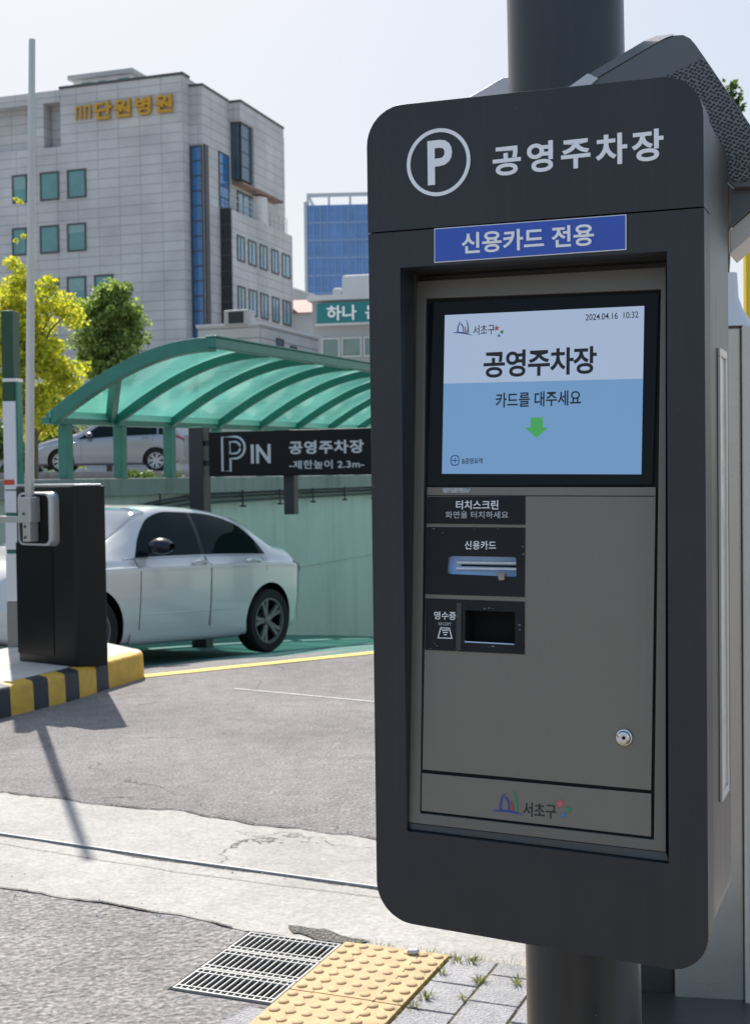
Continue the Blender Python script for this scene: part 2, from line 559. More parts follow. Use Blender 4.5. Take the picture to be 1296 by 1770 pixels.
M['glass_teal'] = mat('glass_teal', (0.10, 0.25, 0.24), 0.06, spec=0.9, var=0.25, vscale=0.35)
M['glass_dark'] = mat('glass_dark', (0.045, 0.10, 0.145), 0.05, spec=0.9)
M['glass_pale'] = mat('glass_pale', (0.2, 0.34, 0.42), 0.06, spec=0.9, var=0.2, vscale=0.5)
M['blind'] = mat('blind', (0.20, 0.33, 0.32), 0.25, spec=0.8, var=0.1)
M['frame_dark'] = mat('window_frame_dark', (0.07, 0.07, 0.072), 0.5)
M['frame_white'] = mat('window_frame_white', (0.55, 0.56, 0.56), 0.5)
M['gold'] = mat('gold_letters', (0.55, 0.29, 0.02), 0.4, metal=0.2)
M['white_wall'] = mat('white_render', (0.62, 0.61, 0.60), 0.8, var=0.05, vscale=0.4)
M['grey_wall'] = mat('grey_render', (0.40, 0.40, 0.40), 0.8, var=0.08, vscale=0.3)
M['red_roof'] = mat('red_roof', (0.24, 0.075, 0.06), 0.7, var=0.1)
M['tower_glass'] = clad_mat('tower_glass', (0.07, 0.19, 0.45), (0.085, 0.215, 0.49), (0.12, 0.25, 0.50), 2.1, 1.5, 0.12, 0.10, 0.0, 0.9)
M['tower_frame'] = mat('tower_frame', (0.20, 0.31, 0.50), 0.5)
M['rail_steel'] = mat('pale_steel', (0.48, 0.49, 0.50), 0.4, metal=0.3)
M['teal_sign'] = mat('teal_sign', (0.012, 0.20, 0.20), 0.4, var=0.05)
M['ac_grey'] = mat('ac_grey', (0.46, 0.45, 0.43), 0.5)
M['grate'] = mat('galvanised_grate', (0.38, 0.375, 0.365), 0.45, metal=0.3, var=0.12, vscale=30)
M['pit'] = mat('drain_pit', (0.012, 0.011, 0.010), 0.9, var=0.3, vscale=12)
M['bark'] = mat('bark', (0.10, 0.075, 0.055), 0.9, var=0.3, vscale=8, bump=(25, 0.6, 0.02))
M['leaf_yellow'] = leaf_mat('leaves_yellow', [(0.15, 0.20, 0.025), (0.33, 0.36, 0.04), (0.50, 0.49, 0.06), (0.62, 0.55, 0.09)], 0.6)
M['leaf_dark'] = leaf_mat('leaves_dark', [(0.07, 0.115, 0.045), (0.13, 0.20, 0.06), (0.26, 0.36, 0.10), (0.46, 0.54, 0.24)], 0.55)
M['leaf_mid'] = leaf_mat('leaves_mid', [(0.04, 0.08, 0.02), (0.07, 0.13, 0.03), (0.11, 0.17, 0.05)], 0.4)
M['leaf_olive'] = leaf_mat('leaves_olive', [(0.08, 0.09, 0.03), (0.13, 0.13, 0.05), (0.18, 0.18, 0.08)], 0.4)
M['grass'] = leaf_mat('grass_blades', [(0.07, 0.11, 0.02), (0.15, 0.18, 0.04), (0.30, 0.27, 0.09)], 0.35)
M['pebble'] = mat('pebble', (0.5, 0.5, 0.5), 0.8, var=0.3, vscale=40)


def screen_mat(name, col, st):
    m = mat(name, (0.03, 0.03, 0.034), 0.10, spec=0.9, emit=col, estr=st, var=0.3, vscale=14, rvar=0.08)
    return m


M['scr_top'] = screen_mat('screen_pale', (0.38, 0.48, 0.66), 0.54)
M['scr_bot'] = screen_mat('screen_blue', (0.145, 0.315, 0.57), 0.52)
M['scr_arrow'] = screen_mat('screen_green', (0.02, 0.30, 0.03), 0.62)


def mesh_mat():
    m = mat('perforated_mesh', (0.05, 0.051, 0.053), 0.5)
    n, l = nodes(m)
    b = n['Principled BSDF']
    tc = n.new('ShaderNodeTexCoord')
    sp = n.new('ShaderNodeSeparateXYZ')
    l.new(tc.outputs['Object'], sp.inputs[0])
    cb = n.new('ShaderNodeCombineXYZ')
    l.new(sp.outputs['X'], cb.inputs['X'])
    l.new(sp.outputs['Z'], cb.inputs['Y'])
    mp = n.new('ShaderNodeMapping')
    mp.inputs['Rotation'].default_value = (0, 0, 0.6)
    mp.inputs['Scale'].default_value = (1.0, 1.35, 1)
    l.new(cb.outputs[0], mp.inputs['Vector'])
    vo = n.new('ShaderNodeTexVoronoi')
    vo.voronoi_dimensions = '2D'
    vo.inputs['Scale'].default_value = 150
    vo.inputs['Randomness'].default_value = 0.35
    l.new(mp.outputs[0], vo.inputs['Vector'])
    cr = n.new('ShaderNodeValToRGB')
    cr.color_ramp.elements[0].position = 0.30
    cr.color_ramp.elements[0].color = (0.016, 0.017, 0.018, 1)
    cr.color_ramp.elements[1].position = 0.46
    cr.color_ramp.elements[1].color = (0.17, 0.172, 0.176, 1)
    l.new(vo.outputs['Distance'], cr.inputs['Fac'])
    l.new(cr.outputs[0], b.inputs['Base Color'])
    bp = n.new('ShaderNodeBump')
    bp.inputs['Strength'].default_value = 0.5
    bp.inputs['Distance'].default_value = 0.002
    l.new(vo.outputs['Distance'], bp.inputs['Height'])
    l.new(bp.outputs[0], b.inputs['Normal'])
    return m


M['mesh'] = mesh_mat()


# ------------------------------------------------------------------ mesh helpers
class MB:
    def __init__(s):
        s.v, s.f, s.mi = [], [], []
        s.fn = None

    def add(s, vs, fs, mi=0):
        k = len(s.v)
        s.v += [tuple(float(c) for c in p) for p in vs]
        for f in fs:
            s.f.append([i + k for i in f])
            s.mi.append(mi)
        return s

    def box(s, x0, x1, y0, y1, z0, z1, mi=0):
        vs = [(x, y, z) for z in (z0, z1) for y in (y0, y1) for x in (x0, x1)]
        return s.add(vs, [(0, 2, 3, 1), (4, 5, 7, 6), (0, 1, 5, 4), (2, 6, 7, 3), (0, 4, 6, 2), (1, 3, 7, 5)], mi)

    def prism(s, poly, fa, fb, holes=(), mi=0, cap_a=True, cap_b=True):
        """poly: 2-D outline; fa / fb map a 2-D point to the front and the back 3-D point"""
        rings = [list(poly)] + [list(h) for h in holes]
        flat = [p for r in rings for p in r]
        n = len(flat)
        vs = [fa(*p) for p in flat] + [fb(*p) for p in flat]
        tris = tessellate_polygon([[Vector((p[0], p[1], 0)) for p in r] for r in rings])
        fs = []
        if cap_a:
            fs += [tuple(t) for t in tris]
        if cap_b:
            fs += [tuple(n + i for i in reversed(t)) for t in tris]
        k = 0
        for r in rings:
            m = len(r)
            for i in range(m):
                a, b = k + i, k + (i + 1) % m
                fs.append((a, b, n + b, n + a))
            k += m
        return s.add(vs, fs, mi)

    def tube(s, pts, r, seg=10, closed=False, mi=0, cap=True):
        pts = [Vector(p) for p in pts]
        n = len(pts)
        rs = r if isinstance(r, (list, tuple)) else [r] * n
        vs, fs = [], []
        ref = None
        for i, p in enumerate(pts):
            if closed:
                t = pts[(i + 1) % n] - pts[i - 1]
            else:
                t = pts[min(i + 1, n - 1)] - pts[max(i - 1, 0)]
            t.normalize()
            if ref is None:
                ref = Vector((0, 0, 1)) if abs(t.z) < 0.9 else Vector((1, 0, 0))
            a = t.cross(ref).normalized()
            b = t.cross(a).normalized()
            ref = -b if False else ref
            for k in range(seg):
                c = 2 * math.pi * k / seg
                vs.append(p + (a * math.cos(c) + b * math.sin(c)) * rs[i])
        m = n if closed else n - 1
        for i in range(m):
            j = (i + 1) % n
            for k in range(seg):
                q = (k + 1) % seg
                fs.append((i * seg + k, i * seg + q, j * seg + q, j * seg + k))
        if cap and not closed:
            fs.append(tuple(range(seg)))
            fs.append(tuple((n - 1) * seg + k for k in reversed(range(seg))))
        return s.add(vs, fs, mi)

    def lathe(s, prof, M4, seg=32, mi=0):
        """prof: (radius, height) pairs about local z of the matrix M4"""
        vs, fs = [], []
        n = len(prof)
        for r, h in prof:
            for k in range(seg):
                c = 2 * math.pi * k / seg
                vs.append(M4 @ Vector((r * math.cos(c), r * math.sin(c), h)))
        for i in range(n - 1):
            for k in range(seg):
                q = (k + 1) % seg
                fs.append((i * seg + k, i * seg + q, (i + 1) * seg + q, (i + 1) * seg + k))
        return s.add(vs, fs, mi)

    def grid(s, pts, mi=0, closed_v=False):
        """pts[i][j] -> quads"""
        a, b = len(pts), len(pts[0])
        vs = [p for r in pts for p in r]
        fs = []
        for i in range(a - 1):
            for j in range(b - 1):
                fs.append((i * b + j, i * b + j + 1, (i + 1) * b + j + 1, (i + 1) * b + j))
        return s.add(vs, fs, mi)

    def build(s, name, mats, parent=None, smooth=False, bevel=0.0, seg=2, angle=35, recalc=True, label=None):
        me = bpy.data.meshes.new(name)
        vs = [s.fn(p) for p in s.v] if s.fn else s.v
        me.from_pydata([tuple(p) for p in vs], [], s.f)
        mats = mats if isinstance(mats, (list, tuple)) else [mats]
        for m in mats:
            me.materials.append(m)
        me.polygons.foreach_set('material_index', s.mi)
        if recalc:
            bm = bmesh.new()
            bm.from_mesh(me)
            bmesh.ops.recalc_face_normals(bm, faces=bm.faces)
            bm.to_mesh(me)
            bm.free()
        if smooth or bevel:
            me.polygons.foreach_set('use_smooth', [True] * len(me.polygons))
            if not bevel:
                me.set_sharp_from_angle(angle=R(angle))
        me.update()
        o = bpy.data.objects.new(name, me)
        COL.objects.link(o)
        if parent is not None:
            o.parent = parent
        if bevel:
            md = o.modifiers.new('bevel', 'BEVEL')
            md.width = bevel
            md.segments = seg
            md.limit_method = 'ANGLE'
            md.angle_limit = R(angle)
            md.harden_normals = True
        if label:
            o['label'] = label
        return o


def tag(o, label, cat, group=None, kind=None):
    o['label'] = label
    o['category'] = cat
    if group:
        o['group'] = group
    if kind:
        o['kind'] = kind
    return o


def struct(o, label=None):
    o['kind'] = 'structure'
    if label:
        o['label'] = label
    return o


def empty(name, loc, rz=0.0, rot=None):
    e = bpy.data.objects.new(name, None)
    COL.objects.link(e)
    e.location = loc
    e.rotation_euler = rot if rot else (0, 0, rz)
    e.empty_display_size = 0.2
    return e


def rrect(x0, x1, z0, z1, r, n=8, corners=None):
    """rounded quad; corners = optional explicit 4 corners TL,TR,BR,BL for a slightly out of square outline"""
    if corners is None:
        corners = [(x0, z1), (x1, z1), (x1, z0), (x0, z0)]
    out = []
    rr = r if isinstance(r, (list, tuple)) else [r] * 4
    for i in range(4):
        p = Vector(corners[i])
        a = Vector(corners[i - 1]) - p
        b = Vector(corners[(i + 1) % 4]) - p
        a.normalize()
        b.normalize()
        q = rr[i]
        if q <= 0:
            out.append(tuple(p))
            continue
        c = p + a * q + b * q
        for k in range(n + 1):
            t = k / n * math.pi / 2
            out.append(tuple(c - b * q * math.cos(t) - a * q * math.sin(t)))
    return out


def circle(cx, cz, r, n=32, ez=1.0):
    return [(cx + r * math.cos(2 * math.pi * k / n), cz + r * ez * math.sin(2 * math.pi * k / n)) for k in range(n)]


def text_mesh(body, bold=0.0, spacing=1.0, ex=0.0):
    cu = bpy.data.curves.new('t', 'FONT')
    cu.body = body
    cu.size = 1.0
    cu.offset = bold
    cu.space_character = spacing
    cu.extrude = ex
    cu.resolution_u = 4
    o = bpy.data.objects.new('t', cu)
    COL.objects.link(o)
    dg = bpy.context.evaluated_depsgraph_get()
    dg.update()
    me = bpy.data.meshes.new_from_object(o.evaluated_get(dg))
    bpy.data.objects.remove(o)
    bpy.data.curves.remove(cu)
    return me


def text(name, body, box, fn, m, parent, bold=0.02, spacing=1.0, thick=0.001, label=None):
    """lettering that fills box = (u0, u1, z0, z1); fn(u, z, e) gives the 3-D point, e = height above the surface"""
    me = text_mesh(body, bold, spacing, 0.5)
    co = np.empty(len(me.vertices) * 3)
    me.vertices.foreach_get('co', co)
    co = co.reshape(-1, 3)
    lo, hi = co.min(0), co.max(0)
    u = box[0] + (co[:, 0] - lo[0]) / (hi[0] - lo[0]) * (box[1] - box[0])
    z = box[2] + (co[:, 1] - lo[1]) / (hi[1] - lo[1]) * (box[3] - box[2])
    e = (co[:, 2] - lo[2]) / max(hi[2] - lo[2], 1e-6) * thick + 0.0004
    pts = [fn(a, b, c) for a, b, c in zip(u, z, e)]
    for v, p in zip(me.vertices, pts):
        v.co = p
    me.name = name
    me.materials.clear()
    me.materials.append(m)
    for p in me.polygons:
        p.material_index = 0
    o = bpy.data.objects.new(name, me)
    COL.objects.link(o)
    o.parent = parent
    if label:
        o['label'] = label
    return o


def copy_tree(o, parent=None):
    c = o.copy()
    COL.objects.link(c)
    c.parent = parent
    for ch in list(o.children):
        copy_tree(ch, c)
    return c


# ------------------------------------------------------------------ the lie of the land
WALL = Frame(atY(85, 718, 15.0), 20.6)       # retaining wall / canopy / ramp frame: x = away from wall, y = down the ramp
RDEEP = -3.2
RU0, RU1, RV1 = 0.05, 6.8, 30.0


def vfold(u):
    """the ramp breaks from the flat just behind the yellow line"""
    return max(-5.5, -3.90 + 1.47 * (u - 3.67))


def rz_at(u, v):
    d = max(0.0, v - vfold(u))
    return max(RDEEP, -0.060 * d - 0.0024 * d * d)


def gz(X, Y):
    q = WALL.l((X, Y, 0))
    if q[0] < RU0 or q[0] > RU1:
        return 0.0
    return rz_at(q[0], q[1])


def G(x, y, h=0.0):
    """pixel -> point on the ground (ramp included)"""
    d = ray(x, y)
    t = (h - CAMH) / d[2]
    p = CAMP + d * t
    for _ in range(40):
        z = gz(p[0], p[1]) + h
        p2 = CAMP + d * ((z - CAMH) / d[2])
        if abs(p2[1] - p[1]) < 1e-4:
            break
        p = 0.5 * p + 0.5 * p2
    return p


PAVE = Frame(G(600, 1637), 22.0)             # grate / paving frame
gu0, gu1, gv0, gv1 = -0.350, -0.012, -0.500, 0.0

# ground: one sheet with the openings of the ramp and of the drain channel
BIG = 2500.0
outer = [(-BIG, -BIG), (BIG, -BIG), (BIG, BIG), (-BIG, BIG)]
RU_S = [RU0, 1.2, 2.0, 2.58, 2.59, 3.2, 3.8, 4.4, 5.0, 5.6, 6.2, RU1]
ramp_hole = [tuple(WALL.w((u, vfold(u), 0))[:2]) for u in RU_S] + [tuple(WALL.w((RU1, RV1, 0))[:2]), tuple(WALL.w((RU0, RV1, 0))[:2])]
pit_hole = [tuple(PAVE.w(p)[:2]) for p in ((gu0, gv0, 0), (gu1, gv0, 0), (gu1, gv1, 0), (gu0, gv1, 0))]
g = MB()
mid = [(-45, -45), (45, -45), (45, 75), (-45, 75)]
def inside(x, y, poly):
    c_ = False
    for i in range(len(poly)):
        (x0, y0), (x1, y1) = poly[i - 1], poly[i]
        if (y0 > y) != (y1 > y) and x < (x1 - x0) * (y - y0) / (y1 - y0) + x0:
            c_ = not c_
    return c_


for ring, holes_ in ((outer, (mid,)), (mid, (ramp_hole, pit_hole))):
    vv, ee = [], []
    for r in (ring,) + tuple(holes_):
        k = len(vv)
        vv += [Vector(p) for p in r]
        ee += [(k + i, k + (i + 1) % len(r)) for i in range(len(r))]
    ov, _e, of, *_r = delaunay_2d_cdt(vv, ee, [], 0, 1e-5)
    keep = []
    for f_ in of:
        cx = sum(ov[i].x for i in f_) / len(f_)
        cy = sum(ov[i].y for i in f_) / len(f_)
        if not any(inside(cx, cy, h) for h in holes_):
            keep.append(tuple(f_))
    g.add([(p.x, p.y, 0) for p in ov], keep)
struct(g.build('ground', M['asphalt']), 'pale worn asphalt ground of the car park entrance')
# drain channel under the grate
pm = MB()
c = [PAVE.w(p) for p in ((gu0, gv0, 0), (gu1, gv0, 0), (gu1, gv1, 0), (gu0, gv1, 0))]
c2 = [p - np.array([0, 0, 0.35]) for p in c]
pm.add(c + c2, [(4, 5, 6, 7)] + [(i, (i + 1) % 4, 4 + (i + 1) % 4, 4 + i) for i in range(4)])
struct(pm.build('drain_channel', M['pit']), 'dark drain channel under the grate')
# ramp floor
rm = MB()
def rampz(v):
    return rz_at(2.0, v)


DS = [0, 0.3, 0.6, 1.0, 1.5, 2, 2.5, 3, 3.5, 4, 5, 6, 7, 8, 10, 12, 14, 17, 20, 24, 28, 32, 36]
for i in range(len(RU_S) - 1):
    for j in range(len(DS) - 1):
        q = []
        for u, d in ((RU_S[i], DS[j]), (RU_S[i + 1], DS[j]), (RU_S[i + 1], DS[j + 1]), (RU_S[i], DS[j + 1])):
            v = vfold(u) + d
            q.append(WALL.w((u, min(v, RV1), rz_at(u, v))))
        vm = vfold((RU_S[i] + RU_S[i + 1]) / 2) + (DS[j] + DS[j + 1]) / 2
        rm.add(q, [(0, 1, 2, 3)], 1 if vm > -2.3 else 0)
struct(rm.build('ramp', [M['asphalt'], M['ramp_green']]), 'ramp going down into the underground car park with green floor paint')
# raised street behind the retaining wall
TZ = 1.46
tm = MB()
tm.box(-400, -0.12, -40, 500, -0.02, TZ)
t = tm.build('raised_street', M['terrace'])
t.location = WALL.o
t.rotation_euler = (0, 0, WALL.rz)
struct(t, 'raised street level behind the retaining wall')
# nearer coarse asphalt, concrete apron


def wob(pts, step=0.05, amp=0.012, seed=1):
    """resample a polyline with small irregularities"""
    r_ = random.Random(seed)
    out = []
    ph = [r_.random() * 6.3 for _ in range(4)]
    k = 0
    for i in range(len(pts) - 1):
        a, b = Vector(pts[i][:2]), Vector(pts[i + 1][:2])
        n = max(1, int((b - a).length / step))
        d = (b - a).normalized()
        nn = Vector((-d.y, d.x))
        for j in range(n):
            q = a.lerp(b, j / n)
            k += 1
            o_ = amp * (0.6 * math.sin(k * 0.31 + ph[0]) + 0.5 * math.sin(k * 0.83 + ph[1]) + 0.7 * (r_.random() - 0.5))
            out.append(tuple(q + nn * o_))
    out.append(tuple(pts[-1][:2]))
    return out


def sheet(name, poly, z, m, label, th=0.0, uvframe=None):
    b = MB()
    tri = tessellate_polygon([[Vector((p[0], p[1], 0)) for p in poly]])
    if th:
        b.prism(poly, lambda x, y: (x, y, z), lambda x, y: (x, y, z - th))
    else:
        b.add([(p[0], p[1], z) for p in poly], [tuple(t) for t in tri])
    o = b.build(name, m)
    return struct(o, label)


def ext(p, q, k):
    """point beyond q on the line p->q"""
    p, q = Vector(p[:2]), Vector(q[:2])
    return tuple(q + (q - p) * k)


top = [G(20, 1375), G(300, 1405), G(648, 1455)]
top = [ext(top[1], top[0], 8)] + [tuple(p[:2]) for p in top] + [ext(top[1], top[2], 6)]
bot = [G(20, 1540), G(170, 1562), G(345, 1593)]
pav_l = PAVE.w((gu0 - 0.02, 0.012, 0))[:2]
pav_r = PAVE.w((3.5, 0.02, 0))[:2]
bot = [ext(bot[1], bot[0], 8)] + [tuple(p[:2]) for p in bot] + [tuple(pav_l), tuple(PAVE.w((0.4, 0.012, 0))[:2]), tuple(pav_r)]
tw = wob(top, 0.04, 0.022, 3)
bw_ = wob(bot, 0.04, 0.010, 5)
# split the apron along the steel rail so that its joint is a real gap
rl = [G(20, 1448), G(300, 1490), G(648, 1538)]
rl = [ext(rl[1], rl[0], 8)] + [tuple(p[:2]) for p in rl] + [ext(rl[1], rl[2], 6)]


def off(line, d):
    a, b = Vector(line[0]), Vector(line[-1])
    t_ = (b - a).normalized()
    nn = Vector((-t_.y, t_.x))
    return [tuple(Vector(p) + nn * d) for p in line]


rl_hi = wob(off(rl, 0.020), 0.05, 0.004, 8)
rl_lo = wob(off(rl, -0.021), 0.05, 0.008, 9)
sheet('concrete_apron', tw + rl_hi[::-1], 0.006, M['concrete'], 'pale concrete apron strip on the far side of the steel rail')
sheet('concrete_gutter', rl_lo + bw_[::-1], 0.006, M['concrete'], 'pale concrete gutter strip on the near side of the steel rail')
sheet('joint_dirt', off(rl, 0.03) + off(rl, -0.03)[::-1], 0.002, M['rubble'], 'dirt filled joint beside the steel rail')
rb = MB()
for p, q in zip(off(rl, 0.010)[:-1], off(rl, 0.010)[1:]):
    p, q = Vector((*p, 0)), Vector((*q, 0))
    d = (q - p).normalized()
    nn = Vector((-d.y, d.x, 0)) * 0.0042
    vs = [p - nn, q - nn, q + nn, p + nn]
    rb.add([(a.x, a.y, 0.0) for a in vs] + [(a.x, a.y, 0.011) for a in vs], [(4, 5, 6, 7), (0, 1, 5, 4), (1, 2, 6, 5), (2, 3, 7, 6), (3, 0, 4, 7)])
tag(rb.build('steel_rail', M['rail_steel']), 'thin worn steel rail set flush across the pale concrete apron', 'rail')
# thin second saw-cut in the gutter concrete
cut = [G(20, 1464), G(300, 1510), G(640, 1553)]
cut = [ext(cut[1], cut[0], 5)] + [tuple(p[:2]) for p in cut] + [ext(cut[1], cut[2], 3)]
cw = wob(cut, 0.05, 0.004, 12)
sheet('saw_cut', off(cw, 0.0018) + off(cw, -0.0018)[::-1], 0.0085, M['dirt'], 'hairline crack along the concrete gutter')
# coarse asphalt of the near lane
na = [tuple(p) for p in bw_ if p[0] < pav_l[0] + 0.01]
ncorner = PAVE.w((gu0 - 0.02, -0.62, 0))[:2]
poly = [(-14, 4 + 6)] if False else []
near = na + [tuple(PAVE.w((gu0 - 0.004, 0.0, 0))[:2]), tuple(PAVE.w((gu0 - 0.004, gv0 - 0.01, 0))[:2]), tuple(PAVE.w((gu1 + 0.03, gv0 - 0.01, 0))[:2]), tuple(PAVE.w((gu1 + 0.03, -6, 0))[:2]), (-14, -4)]
sheet('near_lane', near, 0.004, M['asphalt_near'], 'coarse grey asphalt of the near lane')
# dark ragged edges where the asphalt meets the concrete, and grit lying along them
def ragged(name, line, w_, z, m, label, seed, gate=0.35):
    r_ = random.Random(seed)
    L_, Rr = [], []
    lw = 0
    for p, q in zip(line[:-1], line[1:]):
        p, q = Vector(p), Vector(q)
        if (q - p).length < 1e-6:
            continue
        d = (q - p).normalized()
        nn = Vector((-d.y, d.x))
        lw = 0.6 * lw + 0.4 * max(0.0, (r_.random() - gate)) * w_ * 2
        L_.append(p + nn * (lw * 0.6 + 0.0008))
        Rr.append(p - nn * (lw * 0.4 + 0.0008))
    b = MB()
    b.grid([[(a.x, a.y, z), (c.x, c.y, z)] for a, c in zip(L_, Rr)])
    return struct(b.build(name, m), label)


ragged('ragged_edge', tw, 0.045, 0.0095, M['rubble'], 'dark crumbled asphalt edge along the far side of the apron', 31)
ragged('ragged_edge', na, 0.020, 0.0095, M['rubble'], 'dark crumbled asphalt edge along the near side of the gutter', 32, 0.5)
gb_ = MB()
rg = random.Random(77)
for line, n_, sp_w in ((tw, 170, 0.10), (na, 90, 0.10), (rl_lo, 70, 0.02)):
    for _ in range(n_):
        q = rg.choice(line[len(line) // 4:])
        x, y = q[0] + rg.gauss(0, sp_w), q[1] + rg.gauss(0, sp_w)
        r0 = rg.uniform(0.0025, 0.0075)
        k = rg.uniform(0, 6.28)
        vs = [(x + r0 * math.cos(k + j * 1.57) * rg.uniform(0.7, 1.2), y + r0 * math.sin(k + j * 1.57) * rg.uniform(0.7, 1.2), 0.004) for j in range(4)]
        gb_.add(vs + [(x, y, 0.006 + r0 * 1.1)], [(0, 1, 4), (1, 2, 4), (2, 3, 4), (3, 0, 4)])
go_ = gb_.build('grit', M['pebble'])
tag(go_, 'loose grit scattered along the edges of the concrete apron', 'grit', None, 'stuff')
# broken asphalt patch at the top of the grate
pa = [G(498, 1606), G(560, 1610), G(612, 1626), G(640, 1630), G(612, 1637), G(560, 1630), G(505, 1618)]
sheet('broken_patch', wob([tuple(p[:2]) for p in pa] + [tuple(pa[0][:2])], 0.02, 0.012, 4), 0.0105, M['rubble'], 'broken dark asphalt patch above the grate')
# pale kerb stone slab below the grate
sl = [G(430, 1745), G(500, 1757), G(440, 1800), G(340, 1800)]
sheet('pale_slab', [tuple(p[:2]) for p in sl], 0.008, M['paver'], 'pale concrete slab below the grate')

# grey pavers: one laid pavement, running bond with sandy joints
pm = MB()
pw, pl, jt = 0.150, 0.205, 0.008
sheet('paver_bed', [tuple(PAVE.w(p)[:2]) for p in ((0.352, -4, 0), (3.2, -4, 0), (3.2, 0.0, 0), (0.352, 0.0, 0))], 0.0135, M['dirt'], 'sandy joints under the grey pavers')
for iu in range(19):
    a, b = 0.356 + iu * pw, 0.356 + (iu + 1) * pw - jt
    v1 = -0.01 - (0.0 if iu % 2 == 0 else pl * 0.5)
    vs0 = [(-0.01, v1 - jt)] if iu % 2 else []
    spans = [(v1, -0.01)] if iu % 2 else []
    spans = [(v1 + jt, -0.01)] if iu % 2 else []
    v = v1
    while v > -1.6:
        spans.append((v - pl + jt, v))
        v -= pl
    for v0, vb in spans:
        cs = [PAVE.w(p) for p in ((a, v0, 0), (b, v0, 0), (b, vb, 0), (a, vb, 0))]
        hh = 0.019 + random.uniform(-0.0015, 0.0015)
        pm.add([(*p[:2], 0.004) for p in cs] + [(*p[:2], hh + random.uniform(-0.001, 0.001)) for p in cs], [(4, 5, 6, 7), (0, 1, 5, 4), (1, 2, 6, 5), (2, 3, 7, 6), (3, 0, 4, 7)])
struct(pm.build('pavement', M['paver'], bevel=0.003), 'grey block pavement round the pole')

# tactile tiles
def tactile(u0, v0, w_, l_):
    b = MB()
    fr = (0.0, 0.21, 0.755, 1.0)
    for k in range(3):
        a0, a1 = u0 + w_ * fr[k] + (0.0012 if k else 0), u0 + w_ * fr[k + 1] - (0.0012 if k < 2 else 0)
        o_ = rrect(a0, a1, v0, v0 + l_, 0.004, 2)
        z = 0.022 + 0.0012 * (k == 1)
        b.prism(o_, lambda x, y: (x, y, z), lambda x, y: (x, y, 0.0))
    nn = 7
    for i in range(nn):
        for j in range(nn):
            cx, cy = u0 + w_ * (i + 0.5) / nn, v0 + l_ * (j + 0.5) / nn
            b.lathe([(0.0165, 0.021), (0.0160, 0.0242), (0.0135, 0.0268), (0.008, 0.0283), (0.0001, 0.0288)], Matrix.Translation((cx, cy, 0)), 16)
    return b


TW, TL = 0.345, 0.405
first = None
lab = ['yellow tactile tile beside the drain grate, farthest from the camera', 'yellow tactile tile second from the concrete strip, cut by the bottom of the frame']
for k in range(3):
    if k == 0:
        o = tactile(0, 0, TW, TL).build('tactile_tile', M['yellow_tile'], smooth=True, angle=40)
        first = o
    else:
        o = first.copy()
        COL.objects.link(o)
    o.location = PAVE.w((0.0, -0.012 - TL - k * (TL + 0.006), 0))
    o.rotation_euler = (0, 0, PAVE.rz)
    tag(o, lab[min(k, 1)], 'paving tile', 'yellow tactile tiles')

# drain grates
def grate(name):
    e = empty(name, (0, 0, 0))
    L_, W_ = gu1 - gu0 - 0.014, (gv1 - gv0) / 3 - 0.006
    f = MB()
    t_ = 0.006
    zt, zb = 0.009, -0.003
    for y in (0, W_ - t_):
        f.box(0, L_, y, y + t_, zb, zt)
    for x in (0, L_ - t_):
        f.box(x, x + t_, t_, W_ - t_, zb, zt)
    f.build('frame', M['grate'], e)
    b = MB()
    n = 15
    for i in range(1, n):
        x = L_ * i / n
        b.box(x - 0.0017, x + 0.0017, t_, W_ - t_, -0.001, 0.0078)
    b.build('bars', M['grate'], e)
    c_ = MB()
    for y in (W_ * 0.17, W_ * 0.83):
        c_.box(t_, L_ - t_, y - 0.0022, y + 0.0022, -0.001, 0.0086)
    c_.build('cross_bar', M['grate'], e)
    return e


gr0 = grate('drain_grate')
labs = ['galvanised drain grate nearest the camera of the three over the channel', 'middle galvanised drain grate of the three over the channel', 'galvanised drain grate touching the concrete gutter, farthest of three']
for k in range(3):
    e = gr0 if k == 0 else copy_tree(gr0)
    e.location = PAVE.w((gu0 + 0.007, gv0 + 0.003 + k * (gv1 - gv0) / 3, 0.0))
    e.rotation_euler = (0, 0, PAVE.rz)
    tag(e, labs[k], 'drain grate', 'drain grates over the channel')

# grass tufts in the joints
def tuft(n, h, spread):
    b = MB()
    for i in range(n):
        a = random.uniform(0, 6.283)
        r0 = random.uniform(0, spread * 0.35)
        lean = random.uniform(0.2, 1.2)
        hh = h * random.uniform(0.35, 0.80)
        dx, dy = math.cos(a), math.sin(a)
        wd = 0.0016
        p0 = Vector((dx * r0, dy * r0, 0))
        side = Vector((-dy, dx, 0)) * wd
        p1 = p0 + Vector((dx * lean * hh * 0.35, dy * lean * hh * 0.35, hh * 0.6))
        p2 = p0 + Vector((dx * lean * hh * 0.95, dy * lean * hh * 0.95, hh * (1.0 - 0.25 * lean)))
        b.add([p0 - side, p0 + side, p1 + side * 0.8, p1 - side * 0.8, p2], [(0, 1, 2, 3), (3, 2, 4)])
    return b


